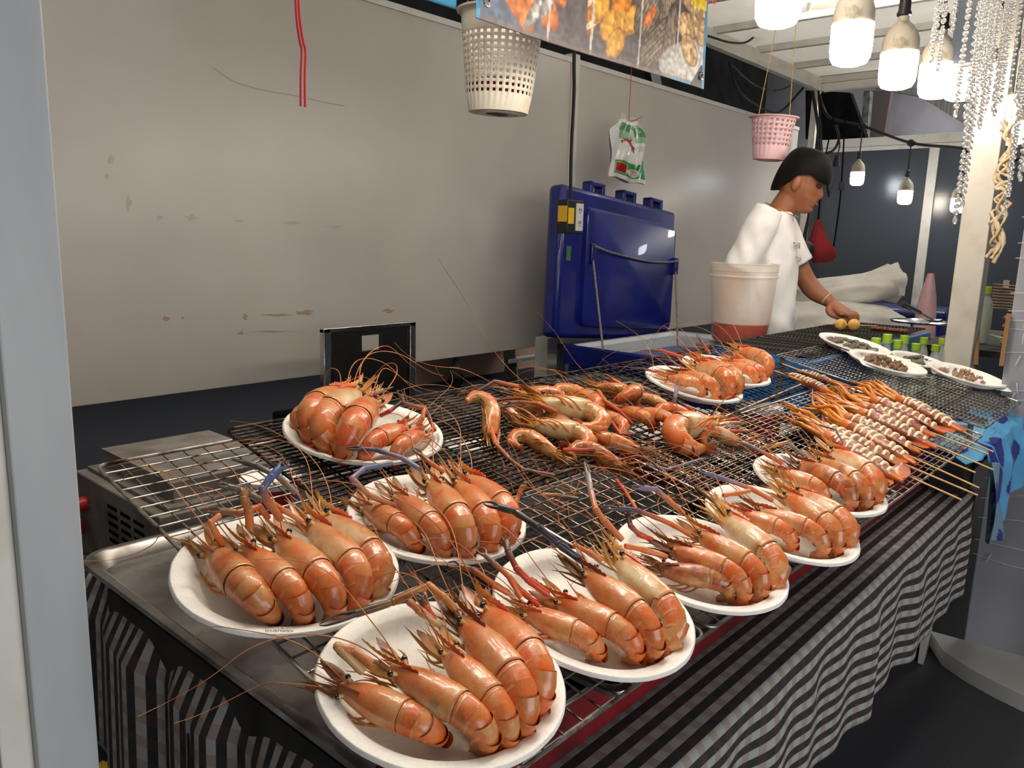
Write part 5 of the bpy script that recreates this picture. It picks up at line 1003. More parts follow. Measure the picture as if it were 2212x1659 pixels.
# vendor's things hanging by the corner
p = atD(1770, 560, 4.9); o = empty('red_sling_bag', p, 'dark red cloth bag on a black strap in the corner', 'bag'); a = np.arange(16) / 16 * 2 * np.pi; rings = []
for z, w, x in ((-.03, .02, .03), (-.02, .075, .03), (.02, .105, .03), (.08, .100, .01), (.14, .075, -.02), (.22, .045, -.035), (.30, .022, -.04)): rings.append(.8 * np.c_[x + w * np.cos(a), .05 * np.sin(a) * (w / .1 + .2), np.full(16, z) + .01 * np.cos(a)])
ry = Rm('Z', -48); MB().loft(rings).build('body', 'red_cloth', o, M=ry)
for q in ([(-.032, 0, .235), (-.03, 0, .55), (.0, 0, .85)], [(.08, 0, .05), (.09, 0, .40), (.07, 0, .85)]): MB().tube(spline(q, 6), .010, 6, flat=.3).build('strap', 'black_cloth', o, M=ry)
MB().box((.075, -.012, .42), (.105, .012, .47)).build('buckle', 'black_plastic', o, M=ry, bevel=.003)
p = atD(1738, 538, 4.7); o = empty('black_reel', p, 'black power reel with a yellow label hanging beside the red bag', 'reel'); MB().lathe([(0, -.03), (.045, -.03), (.05, -.02), (.05, .02), (.045, .03), (0, .03)], 20).build('body', 'black_plastic', o, M=Rm('Z', 40) @ Rm('X', 90)); MB().box((-.05, -.03, -.055), (.05, .03, .03)).build('case', 'black_plastic', o, M=Rm('Z', -45), bevel=.008)
MB().box((-.03, -.033, -.04), (-.005, -.029, .02)).build('yellow_label', 'yellow_label', o, M=Rm('Z', -45), smooth=False); MB().box((.008, -.033, -.035), (.03, -.029, .015)).build('grey_plate', 'socket_plate', o, M=Rm('Z', -45), smooth=False); MB().tube([(0, 0, .04), (.01, 0, .30), (.03, 0, .75)], .006, 6).build('cord', 'rubber', o)
# ---------------------------------------------------------------- baskets
def basket(pos, h, r0, r1, m, label, rows, cols, z0, z1, tilt=0, strings=()):
    o = empty('plastic_basket', T_(*pos) @ Rm('X', tilt), label, 'basket', 'hanging plastic baskets'); me = MB(); n = cols * 2; a = np.arange(n) / n * 2 * np.pi; zl = [0, z0] + list(np.linspace(z0, z1, rows * 2 + 1))[1:] + [h]
    ring = lambda z, d=0: np.c_[(np.interp(z, [0, .02, h], [r0 * .93, r0, r1]) + d) * np.cos(a), (np.interp(z, [0, .02, h], [r0 * .93, r0, r1]) + d) * np.sin(a), np.full(n, z)]
    V = np.concatenate([ring(z) for z in zl]); Fc = []
    for i in range(len(zl) - 1):
        for j in range(n):
            if 1 <= i < len(zl) - 2 and (i % 2 == 1) and j % 2 == 0: continue
            q = i * n + j; q2 = i * n + (j + 1) % n; Fc.append((q, q2, q2 + n, q + n))
    Fc.append(tuple(range(n - 1, -1, -1))); me.add(V, Fc); b = me.build('body', m, o, 60); s = b.modifiers.new('thickness', 'SOLIDIFY'); s.thickness = .0022; s.offset = 0
    MB().lathe([(r1 - .001, h - .004), (r1 + .012, h - .002), (r1 + .013, h + .003), (r1, h + .005), (r1 - .003, h)], 48).build('rim', m, o)
    MB().lathe([(0, -.003), (r0 * .62, -.003), (r0 * .66, -.005), (r0 * .70, -.002), (r0 * .90, .0), (r0 * .9, .004), (0, .004)], 40).build('base', m, o)
    for ang, top, mm in strings:
        q = (r1 * math.cos(math.radians(ang)), r1 * math.sin(math.radians(ang)), h - .004); MB().tube([q, top], .0014, 5).build('string', mm, o)
    return o
top, bot = atD(1060, 52, 2.2), atD(1076, 244, 2.2)
bw = basket((bot[0], bot[1], bot[2]), top[2] - bot[2] + .015, .088, .114, 'basket_white', 'cream plastic lattice basket hanging half behind the menu banner', 10, 34, .045, .205, 2, [(200, (-.06, -.03, .75), 'red_cord'), (20, (.02, .02, .75), 'red_cord'), (110, (0, .05, .75), 'red_cord')])
MB().lathe([(0, .012), (.080, .012), (.085, .075), (.07, .085), (0, .080)], 30).build('contents', 'red_cloth', bw)
MB().box((-.028, -.018, -.0062), (.022, .018, -.004)).build('base_label', 'old_metal', bw, smooth=False)
top, bot = atD(1655, 262, 3.3), atD(1660, 345, 3.3)
bp = basket((bot[0], bot[1], bot[2]), top[2] - bot[2] + .01, .068, .088, 'basket_pink', 'pink plastic basket hanging above the vendor\'s head', 6, 24, .055, .165, 3, [(160, (-.02, .0, .95), 'yellow_cord'), (-20, (.02, 0, .95), 'yellow_cord')])
MB().lathe([(0, .01), (.062, .01), (.066, .05), (.05, .065), (0, .06)], 24).build('contents', 'basket_pink', bp); MB().box((-.035, -.04, .03), (.02, .0, .11)).build('paper_bag', 'paper', bp, M=Rm('Y', 18) @ Rm('Z', 30), smooth=False)
# red ribbon
Yr = 1.55; P = [atY(640, -20, Yr), atY(643, 40, Yr), atY(650, 90, Yr), atY(654, 110, Yr), atY(652, 170, Yr), atY(652, 230, Yr)]
rb_ = empty('red_twine', P[0], 'red plastic twine hanging down in front of the white wall', 'twine'); P = CR(P) - P[0]
for dx, e in ((-.003, 0), (.004, .004)): MB().tube(spline(P + [dx, 0, 0] + np.linspace(0, 1, 6)[:, None] * [e, 0, 0], 6), .0042, 6, flat=.3).build('strand', 'red_cord', rb_)
# ---------------------------------------------------------------- bag of plastic bags
def painted(name, G, C, m='paint', parent=None, thick=.0008):
    R_, C_ = G.shape[:2]; me = bpy.data.meshes.new(name); i = np.arange(R_ * C_).reshape(R_, C_); Fc = np.stack([i[:-1, :-1], i[:-1, 1:], i[1:, 1:], i[1:, :-1]], -1).reshape(-1, 4)
    me.from_pydata(G.reshape(-1, 3).tolist(), [], Fc.tolist()); a_ = me.color_attributes.new('Col', 'FLOAT_COLOR', 'POINT'); a_.data.foreach_set('color', np.concatenate([C.reshape(-1, 3), np.ones((R_ * C_, 1))], 1).astype(np.float32).ravel())
    me.materials.append(MATS[m]); me.polygons.foreach_set('use_smooth', np.ones(len(me.polygons), bool)); o = bpy.data.objects.new(name, me); link(o, parent)
    s = o.modifiers.new('thickness', 'SOLIDIFY'); s.thickness = thick; s.offset = -1; return o
def k3(*q): return CR(c(*q)[:3])
Yb = 2.95; q0 = atY(1358, 262, Yb); bw_, bh_ = .41, .37; nu, nv = 90, 110
u, v = np.meshgrid(np.linspace(0, 1, nu), np.linspace(0, 1, nv)); C = np.ones((nv, nu, 3)) * k3(222, 224, 224)
def fill(mk, col, a=1.0): C[mk] = C[mk] * (1 - a) + col * a
grn = k3(44, 148, 66); dgr = k3(30, 120, 54); red = k3(168, 26, 34)
fill((v > .06) & (v < .34) & (u > .16) & (u < .95), grn, .75); fill((v > .06) & (v < .20) & (u > .14) & (u < .46), dgr); fill((v > .10) & (v < .24) & (u > .55) & (u < .97), dgr)
fill((np.abs(u - .48) < .07) & (v < .5) & (v > .14), k3(206, 222, 204), .8); fill((v > .46) & (v > .46 + .9 * (u - .10)) & (v > .60 - 1.1 * (u - .6)) & (v < .93) & (u > .08), grn)
fill(((u - .55) / .38) ** 2 + ((v - .58) / .14) ** 2 < 1, k3(232, 232, 230)); fill((u > .80) & (v > .62) & (v < .93), grn); fill((v > .70) & (v < .93) & (u > .08), grn)
fill((u > .09) & (u < .37) & (v > .735) & (v < .905), k3(214, 190, 150)); fill((u > .105) & (u < .355) & (v > .75) & (v < .89), red)
fill((((u - .55) / .19) ** 2 + ((v - .85) / .065) ** 2 < 1), k3(214, 216, 212))
for yy in (.82, .845, .87): fill((np.abs(v - yy) < .007) & (u > .42) & (u < .68) & (np.sin(u * 190 + yy * 50) > -.4), red)
# red winged horse emblem
for cx_, cy_, rx, ry, rot in ((.40, .40, .085, .036, .5), (.33, .355, .030, .045, -.5), (.29, .345, .045, .018, .2), (.385, .335, .07, .020, -.5), (.25, .37, .06, .011, -.25), (.23, .395, .012, .03, .5), (.47, .465, .018, .06, -.15), (.44, .45, .014, .05, .2), (.49, .43, .04, .016, .9)):
    X, Yv = (u - cx_), (v - cy_); xr, yr = X * math.cos(rot) + Yv * math.sin(rot), -X * math.sin(rot) + Yv * math.cos(rot); fill((xr / rx) ** 2 + (yr / ry) ** 2 < 1, red)
fill((v > .40) & (v < .49) & (u > .56) & (u < .92) & (np.sin(u * 130 + v * 40) > .3), k3(150, 90, 40), .7)
pinch = .55 + .45 * sm(.0, .22, v); wdt = pinch * (1 - .10 * sm(.3, .7, v) + .12 * sm(.7, 1, v)); G = np.stack([(u - .5) * bw_ * wdt + .02 * v, -.035 * np.sin(np.pi * u) * (.5 + np.sin(np.pi * v)) + .006 * np.sin(u * 22 + v * 9), -bh_ * v - .02 * (u - .5) * 2 * (v - .3) + .008 * np.sin(u * 9)], -1)
pb = empty('plastic_bag_pack', T_(*q0) @ Rm('Z', 0), 'green printed pack of plastic bags with a red horse, hung by red string', 'pack'); painted('print_front', G, C, 'paint_gloss', pb)
Gb = G.copy(); Gb[..., 1] = .035 * np.sin(np.pi * u) * (.4 + .6 * np.sin(np.pi * v)) + .01; painted('back', Gb[:, ::-1], np.ones_like(C) * k3(226, 228, 228), 'paint_gloss', pb)
MB().tube([(0, 0, -.01), (.0, 0, 2.86 - q0[2])], .0022, 5).build('string', 'red_cord', pb); MB().tube([(0, -.01, 0), (.05, -.02, .012), (.13, -.02, .045)], [.004, .006, .003], 6, flat=.4).build('tie_tail', 'red_cord', pb)
for k, (x0_, x1_, z_) in enumerate(((-.09, -.02, -.01), (.02, .10, -.02))): leaf_ = MB().loft([CR([(x0_, 0, z_ - .01), (x1_, 0, z_ - .01), (x1_ - .01, .004, z_ + .055), (x0_ + .012, .004, z_ + .055)]), CR([(x0_, .004, z_ - .01), (x1_, .004, z_ - .01), (x1_ - .01, .006, z_ + .055), (x0_ + .012, .006, z_ + .055)])]); leaf_.build('film_flap', 'film', pb, smooth=False)
V, Fc = text_geo('12x20', .05); tx = MB().add(np.c_[V[:, 0] * .8, V[:, 2] * 0, V[:, 1]], Fc).build('printed_size', 'red_cord', pb, smooth=False, M=T_(.085, -.034, -bh_ * .715) @ Rm('Z', 18) @ Rm('Y', 5))
V, Fc = text_geo('ตราม้า', .036); MB().add(np.c_[V[:, 0], V[:, 2] * 0, V[:, 1]], Fc).build('printed_word', 'paper', pb, smooth=False, M=T_(.062, -.040, -bh_ * .175) @ Rm('Y', 14) @ Rm('Z', 12))
# ---------------------------------------------------------------- menu banner (flat print)
Yn = 1.28; B0, B1 = atY(1030, 34, Yn), atY(1511, 196, Yn); x0b, x1b = B0[0], B1[0] + .01; zb0 = (B0[2] + B1[2]) / 2; H_ = .40; nu, nv = 420, 180
u, v = np.meshgrid(np.linspace(x0b, x1b, nu), np.linspace(0, H_, nv)); U = (u - x0b) / (x1b - x0b); Vv = v / H_; rs = np.random.RandomState(3)
def vnoise(fx, fy, seed):
    r_ = np.random.RandomState(seed); g_ = r_.rand(fy + 2, fx + 2); X = U * fx; Y = Vv * fy; i, j = X.astype(int), Y.astype(int); fx_, fy_ = X - i, Y - j; fx_, fy_ = fx_ * fx_ * (3 - 2 * fx_), fy_ * fy_ * (3 - 2 * fy_)
    return (g_[j, i] * (1 - fx_) + g_[j, i + 1] * fx_) * (1 - fy_) + (g_[j + 1, i] * (1 - fx_) + g_[j + 1, i + 1] * fx_) * fy_
n1, n2, n3 = vnoise(30, 14, 1), vnoise(90, 40, 2), vnoise(12, 6, 3); C = k3(96, 86, 90) * (.55 + .6 * n1[..., None]) 
C[(U < .23)] = (k3(90, 104, 130) * (.5 + .8 * n1[..., None]))[U < .23]
def blob(cx_, cy_, rx, ry, rot, c0, c1, tex=.5, f=None):
    X, Y = (U - cx_) * 2.3, (Vv - cy_); xr, yr = X * math.cos(rot) + Y * math.sin(rot), -X * math.sin(rot) + Y * math.cos(rot); d = (xr / rx) ** 2 + (yr / ry) ** 2; mk = d < 1
    s = np.clip(1 - d, 0, 1) ** .5; col = c0 * (1 - s[..., None]) + c1 * s[..., None]; col = col * (1 - tex * .5 + tex * n2[..., None])
    if f is not None: col = f(col, xr / rx, yr / ry)
    C[mk] = col[mk]
seg = lambda col, a, b: np.where((np.sin(a * 17 + b * 2) > .82)[..., None], col * 1.3, col)
or0, or1 = k3(150, 60, 20), k3(238, 140, 60)
blob(.05, .45, .55, .13, -.9, or0, or1, .5, seg); blob(.13, .42, .5, .14, -.75, or0, or1, .5, seg); blob(.18, .62, .5, .12, -.9, k3(170, 80, 30), k3(240, 160, 90), .5, seg); blob(.03, .78, .3, .1, .4, or0, or1)
for k in range(7): blob(.26 + .02 * k + .01 * (k % 2), .30 + .11 * k, .34, .055, [.9, 1.1, .7, 1.3, 1.0, .8, 1.2][k], k3(70, 66, 70), k3(196, 190, 186), 1.2)
slash = lambda col, a, b: np.where((np.sin(a * 20 + b * 3) > .62)[..., None], k3(236, 200, 160), col)
blob(.465, .62, .52, .085, 1.35, k3(120, 60, 16), k3(226, 140, 40), .4, slash); blob(.565, .58, .56, .10, 1.35, k3(130, 60, 16), k3(232, 138, 36), .4, slash)
for cx_, cy_ in ((.455, .30), (.50, .22), (.555, .24), (.60, .30), (.53, .12)): blob(cx_, cy_, .12, .075, .9, k3(140, 84, 20), k3(226, 168, 60), .4)
rib = lambda col, a, b: np.where((np.sin(b * 26) > 0)[..., None], col * .6, col)
for cx_, cy_, rx, ry, ro in ((.715, .72, .34, .12, 1.2), (.69, .46, .30, .12, 1.0), (.77, .52, .32, .10, 1.5), (.73, .22, .26, .12, .7), (.79, .25, .28, .09, 1.4), (.72, .93, .3, .1, 1.0)): blob(cx_, cy_, rx, ry, ro, k3(50, 42, 38), k3(150, 132, 116), .6, rib)
for cx_, cy_ in ((.71, .60), (.68, .36), (.76, .68), (.75, .9)): blob(cx_, cy_, .10, .035, .9, k3(170, 70, 30), k3(232, 130, 70), .4)
blob(.97, .18, .55, .17, .2, k3(150, 148, 146), k3(206, 204, 200), .1); 
for k, (cx_, cy_) in enumerate(((.88, .40), (.90, .62), (.93, .80), (.955, .42), (.97, .66), (.985, .5), (.87, .82), (.93, .55), (.90, .24), (.96, .93), (.99, .84))): blob(cx_, cy_, .13, .095, k * .7, k3(112, 70, 34), k3(226, 190, 140), .5, (lambda col, a, b: np.where(((a - .3) ** 2 + (b - .1) ** 2 < .12)[..., None], col * .55, col)))
for ub, w in ((.265, .004), (.435, .005), (.645, .004), (.835, .004)): mk = np.abs(U - ub - .02 * (Vv - .5)) < w; C[mk] = C[mk] * .3 + k3(214, 206, 204) * .7
mk = (Vv < .03) & (U > .0); C[mk] = C[mk] * .4 + k3(120, 100, 96) * .6
mk = (U > .985) | (U < .012) | ((Vv < .012) & (U > .8)); C[mk] = k3(70, 150, 196); mk = (U > .885) & (Vv > .60) & (Vv < .80) & (U < .985) & False
mk = (U > .91) & (Vv < .17) & (Vv < (U - .91) * 2.6) & (U < .985); C[mk] = (k3(44, 50, 60) * (.4 + 1.2 * ((np.sin(U * 520) * np.sin(Vv * 260)) > 0)[..., None]))[mk]
ylo = (U > .90) & (U < .992) & (Vv > .56) & (Vv < .80); C[ylo] = k3(238, 206, 40)
C = C * (.30 + .34 * n2[..., None])
bn = empty('menu_banner', (0, Yn, zb0), 'printed menu banner of grilled seafood pictures under the stall roof', 'banner'); G = np.stack([u, .010 * np.sin(u * 5) * (1 - Vv) - .0 * v, v], -1); painted('print', G[:, ::1], C, 'paint', bn, .0015)
V, Fc = text_geo('หอยหวาน', .075); MB().add(np.c_[V[:, 0] * .62, V[:, 2] * 0, V[:, 1]], Fc).build('printed_word', 'red_cord', bn, smooth=False, M=T_(x0b + .945 * (x1b - x0b), -.012, H_ * .68))
for x in (x0b + .02, x1b - .025): MB().lathe([(.006, -.002), (.012, -.002), (.012, .002), (.006, .002)], 16).build('eyelet', 'chrome', bn, M=T_(x, -.012, .035) @ Rm('X', 90))
for x in (x0b + .15, x1b - .2): MB().tube([(x, 0, H_ - .01), (x, .1, 2.84 - zb0 - .03)], .003, 5).build('hanging_cord', 'rope', bn)
q = atY(986, 21, 1.6); n_ = 24; u2, v2 = np.meshgrid(np.linspace(q[0] - .5, q[0], 60), np.linspace(0, .3, 40)); C2 = np.ones((40, 60, 3)) * k3(70, 150, 196); C2[:, :][(v2 > .02) & (u2 < q[0] - .02)] = k3(110, 108, 112); C2[(np.sin(u2 * 60) * np.sin(v2 * 50) > .3) & (v2 > .03)] = k3(190, 120, 70)
b2 = empty('small_banner', (0, 1.6, q[2]), 'corner of a second blue bordered banner at the top edge', 'banner'); painted('print', np.stack([u2, 0 * u2, v2], -1), C2, 'paint', b2, .0015); MB().tube([(q[0] - .1, 0, .28), (q[0] - .1, .05, 2.84 - q[2] - .03)], .003, 5).build('hanging_cord', 'rope', b2)
# ---------------------------------------------------------------- the vendor
def remeshed(mb, name, m, vox, smooth=2, parent=None, M=None):
    o = mb.build(name + '_source', m); r = o.modifiers.new('r', 'REMESH'); r.mode = 'VOXEL'; r.voxel_size = vox; r.use_smooth_shade = True
    s = o.modifiers.new('s', 'SMOOTH'); s.iterations = smooth; s.factor = .5; bpy.context.view_layer.update()
    me = bpy.data.meshes.new_from_object(o.evaluated_get(bpy.context.evaluated_depsgraph_get())); me.name = name; old = o.data; bpy.data.objects.remove(o); bpy.data.meshes.remove(old)
    me.materials.clear(); me.materials.append(MATS[m]); me.polygons.foreach_set('use_smooth', np.ones(len(me.polygons), bool)); o = bpy.data.objects.new(name, me); return link(o, parent, M)
pc = atD(1660, 600, 3.32); yaw = math.radians(-76); MP = T_(pc[0], pc[1], 0) @ Matrix.Rotation(yaw, 4, 'Z'); MPi = np.array(MP.inverted())
loc = lambda q: (MPi @ np.r_[q, 1])[:3]
hand_w = loc(at(1797, 655, 1.085)); hand_k = loc(at(1829, 678, 1.050)); hand_t = loc(at(1850, 694, 1.022)); elbow = CR([.13, .235, 1.165]); sh_l = CR([.005, .185, 1.405]); sh_r = CR([-.015, -.185, 1.400])
def ell(x, y, z, rx, ry, n=28, tilt=0, pw=1.0):
    a = np.arange(n) / n * 2 * np.pi; co, si = np.cos(a), np.sin(a); co, si = np.sign(co) * np.abs(co) ** pw, np.sign(si) * np.abs(si) ** pw
    return np.c_[x + rx * co * math.cos(tilt), y + ry * si, z - rx * co * math.sin(tilt)]
B = MB()
B.loft([ell(0, 0, .80, .07, .13), ell(.0, 0, .90, .105, .165), ell(.005, 0, 1.0, .10, .155), ell(.0, 0, 1.12, .098, .148), ell(-.01, 0, 1.25, .108, .162), ell(-.015, 0, 1.34, .100, .170), ell(-.008, 0, 1.40, .080, .150), ell(.005, 0, 1.44, .060, .095), ell(.018, 0, 1.465, .052, .056)])
B.tube(spline([(.012, 0, 1.43), (.034, 0, 1.475), (.062, 0, 1.525), (.078, 0, 1.56)], 5), np.linspace(.056, .051, 16), 20)
for s, knee in ((1, .03), (-1, -.02)): B.tube(spline([(0, s * .085, .90), (.01 + knee, s * .095, .50), (-.03 + knee, s * .10, .09)], 6), np.r_[np.linspace(.085, .060, 7), np.linspace(.058, .038, 6)], 16); B.loft([ell(knee + .0, s * .10, .09, .035, .035, 14), ell(knee + .02, s * .10, .05, .07, .04, 14), ell(knee + .05, s * .105, .015, .115, .046, 14), ell(knee + .05, s * .105, .0, .11, .044, 14)])
def arm(sh, el, wr):
    P = spline([sh - (el - sh) * .12, sh, el, wr], 8); t = np.linspace(0, 1, len(P)); B.tube(P, np.interp(t, [0, .15, .35, .62, .70, .8, 1], [.040, .050, .046, .040, .042, .038, .026]), 18)
elr = CR([-.115, -.245, 1.13]); wrr = CR([-.06, -.29, .95])
arm(sh_l, elbow, hand_w); arm(sh_r, elr, wrr)
def hand(w, k, t, side):
    d = k - w; d /= np.linalg.norm(d); sd = np.cross([0, 0, 1.0], d) * side; sd /= np.linalg.norm(sd); up = np.cross(d, sd) * side
    m = (w + k) / 2; rings = []
    for q, wd, th in ((-.1, .024, .022), (.25, .032, .019), (.65, .040, .016), (1.0, .041, .013), (1.12, .036, .009)):
        c_ = w + (k - w) * q; a = np.arange(16) / 16 * 2 * np.pi; rings.append(c_ + np.cos(a)[:, None] * sd * wd + np.sin(a)[:, None] * up * th)
    B.loft(rings); tip = t
    for i, (off, L) in enumerate(((.030, .90), (.010, 1.0), (-.010, .95), (-.029, .78))):
        b = k + sd * off; e = tip + sd * off * .45 + (b - k) * .1; j1 = b + (e - b) * .42 * L + up * .012; j2 = b + (e - b) * .78 * L + up * .006; B.tube(spline([b - d * .02, j1, j2, b + (e - b) * L - up * .004], 4), np.linspace(.0098, .0072, 13), 10)
    b = w + (k - w) * .25 + sd * .026; B.tube(spline([b, b + sd * .022 + d * .028 - up * .012, b + sd * .014 + d * .060 - up * .022, tip + sd * .012 - up * .006], 4), np.linspace(.0135, .0085, 13), 10)
hand(hand_w, hand_k, hand_t, -1); kk = wrr + CR([.02, .0, -.075]); hand(wrr, kk, kk + CR([.03, .02, -.055]), 1)
# head
pitch = math.radians(17); HC = CR([.095, 0, 1.583]); ch_, sh_ = math.cos(pitch), math.sin(pitch)
def hp(P): P = np.asarray(P, float).reshape(-1, 3); return np.c_[P[:, 0] * ch_ + P[:, 2] * sh_, P[:, 1], -P[:, 0] * sh_ + P[:, 2] * ch_] + HC
zz = np.linspace(-.118, .116, 46); fr = np.interp(zz, [-.118, -.112, -.10, -.092, -.082, -.074, -.066, -.058, -.050, -.042, -.02, 0, .015, .03, .06, .09, .108, .116], [.045, .070, .086, .087, .081, .089, .086, .090, .085, .083, .085, .083, .085, .092, .090, .073, .045, .012])
bk_ = np.interp(zz, [-.118, -.09, -.06, -.03, 0, .05, .09, .108, .116], [.010, -.025, -.060, -.084, -.095, -.095, -.070, -.040, -.010]); hw_ = np.interp(zz, [-.118, -.10, -.08, -.05, -.02, .02, .05, .09, .108, .116], [.016, .034, .047, .062, .070, .074, .073, .055, .032, .010])
n = 44; a = np.arange(n) / n * 2 * np.pi; rings = []
for z, f_, b_, w_ in zip(zz, fr, bk_, hw_):
    cx_ = (f_ * .25 + b_ * .45); co, si = np.cos(a), np.sin(a); x = np.where(co > 0, cx_ + (f_ - cx_) * np.abs(co) ** .95, cx_ - (cx_ - b_) * np.abs(co)); y = w_ * np.sign(si) * np.abs(si) ** .9
    nose = np.interp(z, [-.056, -.046, -.036, -.024, 0, .018], [0, .012, .021, .016, .007, 0]); wn = np.interp(z, [-.05, -.036, 0, .02], [.016, .014, .008, .006]); x = x + nose * np.exp(-(y / wn) ** 2) * (co > 0)
    x = x - .006 * np.exp(-((np.abs(y) - .031) / .012) ** 2) * np.exp(-((z - .004) / .012) ** 2) * (co > 0) + .003 * np.exp(-(y / .02) ** 2) * (np.exp(-((z + .060) / .005) ** 2) + np.exp(-((z + .073) / .005) ** 2)) * (co > 0)
    rings.append(hp(np.c_[x, y, np.full(n, z)]))
B.loft(rings)
for s in (1, -1):
    ear = MB(); ear.ball((0, 0, 0), (.017, .007, .031), 12, 9); B.add(hp(ear.v[0] + CR([-.004, s * .075, -.012])), ear.f); e2 = MB(); e2.ball((0, 0, 0), (.010, .006, .011), 10, 7); B.add(hp(e2.v[0] + CR([-.002, s * .073, -.034])), e2.f)
man = remeshed(B, 'person', 'skin', .0046, 3, None, MP)
tag(man, 'young vendor in a white t-shirt bending over the charcoal grill, reaching for a skewer', 'person')
H = MB(); n = 56; a = np.arange(n) / n * 2 * np.pi; co, si = np.cos(a), np.sin(a)
zl = np.interp(np.degrees(np.abs(np.where(a > np.pi, a - 2 * np.pi, a))), [0, 30, 52, 66, 78, 92, 108, 130, 160, 180], [.014, .016, .022, .034, .028, .020, -.026, -.052, -.064, -.066])
rings = []
for t in np.r_[-.05, 0, np.linspace(.06, 1, 22)]:
    tt = max(t, 0); z = zl + (.134 - zl) * np.sin(tt * np.pi / 2); k = np.cos(tt * np.pi / 2) ** .62; bot = 1 - .10 * (t < 0) - .02 * (t == 0)
    rx = np.where(co > 0, .112, .112); ry = .091; z = z + .010 * (t < 0); strand = 1 + .008 * np.sin(a * 37) * (1 - tt); under = np.where((zl > .0), 1.0, 1 - .10 * np.clip((-zl) / .06, 0, 1) * (1 - tt) ** 2)
    rings.append(hp(np.c_[-.004 + rx * co * k * bot * strand * under, ry * si * k * bot * strand * under, z]))
H.loft(rings, cap=(True, True)); H.build('hair', 'hair', man, 70)
for s in (1, -1):
    ey = MB(); ey.ball((0, 0, 0), (.011, .013, .006), 12, 8); o_ = MB(); o_.add(hp(ey.v[0] + CR([.076, s * .031, .003])), ey.f); o_.build('eye', 'eye_dark', man)
    P = [(.081 - .012 * abs(q) ** 2, s * (.018 + .030 * (q + 1) / 2), .020 + .004 * (1 - q * q)) for q in np.linspace(-1, 1, 7)]; MB().tube(hp(P), [.0012, .0024, .003, .003, .0026, .002, .0010], 6).build('eyebrow', 'hair', man)
P = [(.0925 - 12 * y * y, y, z_) for y, z_ in zip(np.linspace(-.022, .022, 9), [-.066] * 9)]
MB().tube(hp(P), [.0008, .0032, .004, .0042, .0042, .0042, .004, .0032, .0008], 8).build('lips', 'lips', man)
a = np.linspace(0, 2 * np.pi, 40); MB().tube(np.c_[.030 + .068 * np.cos(a), .070 * np.sin(a), 1.470 - .030 * np.cos(a)], .0016, 6).build('necklace', 'gold', man)
# t-shirt
S = MB()
S.loft([ell(0, 0, .86, .120, .178), ell(0, 0, .93, .122, .178), ell(.006, 0, 1.02, .118, .172), ell(.002, 0, 1.12, .114, .166), ell(-.008, 0, 1.25, .121, .176), ell(-.014, 0, 1.335, .112, .186), ell(-.010, 0, 1.395, .093, .175), ell(.002, 0, 1.435, .076, .120), ell(.014, 0, 1.462, .068, .080)])
for sh, el in ((sh_l, elbow), (sh_r, elr)):
    d = el - sh; P = np.array([sh - d * .25, sh, sh + d * .28, sh + d * .52, sh + d * .66]); S.tube(P, [.058, .070, .067, .066, .066], 22, flat=.95)
shirt = remeshed(S, 't_shirt', 'tshirt', .006, 5, man)
V = np.empty(len(shirt.data.vertices) * 3); shirt.data.vertices.foreach_get('co', V); V = V.reshape(-1, 3); f_ = np.clip((1.42 - V[:, 2]) / .1, 0, 1); r2 = np.linalg.norm(V[:, :2], axis=1)[:, None]
fold = .0045 * np.sin(V[:, 2] * 42 + V[:, 1] * 30 + 8 * V[:, 0]) * np.clip((1.12 - V[:, 2]) / .12, 0, 1) + .0035 * np.sin(V[:, 0] * 90 + V[:, 2] * 34) * (np.abs(V[:, 1]) > .16) + .0025 * np.sin(V[:, 1] * 38 - V[:, 2] * 26)
V[:, :2] += V[:, :2] / np.maximum(r2, .02) * (fold * f_)[:, None]; shirt.data.vertices.foreach_set('co', V.ravel()); shirt.data.update()
S = MB()
for s in (1, -1): S.tube(spline([(0, s * .07, .93), (.02, s * .095, .50), (.0, s * .10, .10)], 6), np.r_[np.linspace(.105, .085, 7), np.linspace(.083, .075, 6)], 18)
S.loft([ell(0, 0, .84, .115, .172), ell(0, 0, .92, .113, .168), ell(0, 0, .95, .108, .160)]); remeshed(S, 'trousers', 'trousers', .008, 3, man)
def chest_word(txt, size, z):
    V, Fc = text_geo(txt, size); yy = V[:, 0] + .005; zq = z + V[:, 1]; rx = np.interp(zq, [1.02, 1.12, 1.25, 1.335], [.118, .114, .121, .112]); ry = np.interp(zq, [1.02, 1.12, 1.25, 1.335], [.172, .166, .176, .186]); cx_ = np.interp(zq, [1.02, 1.12, 1.25, 1.335], [.006, .002, -.008, -.014]); yq = -yy * -1
    MB().add(np.c_[cx_ + rx * np.sqrt(np.clip(1 - (yq / ry) ** 2, 0, 1)) + .012, yq, zq], Fc).build('shirt_print', 'ink', shirt, smooth=False)
chest_word('THNG BKK', .036, 1.325); chest_word('TAI HOM', .036, 1.268)
wb_ = loc(at(1783, 650, 1.10)); d = hand_w - elbow; d /= np.linalg.norm(d); u_ = np.cross(d, [0, 0, 1.0]); u_ /= np.linalg.norm(u_); w_ = np.cross(u_, d); a = np.linspace(0, 2 * np.pi, 22); cc = hand_w - d * .03
MB().tube(cc + .0295 * (np.cos(a)[:, None] * u_ + np.sin(a)[:, None] * w_), .0028, 6).build('wristband', 'cream_fringe', man)

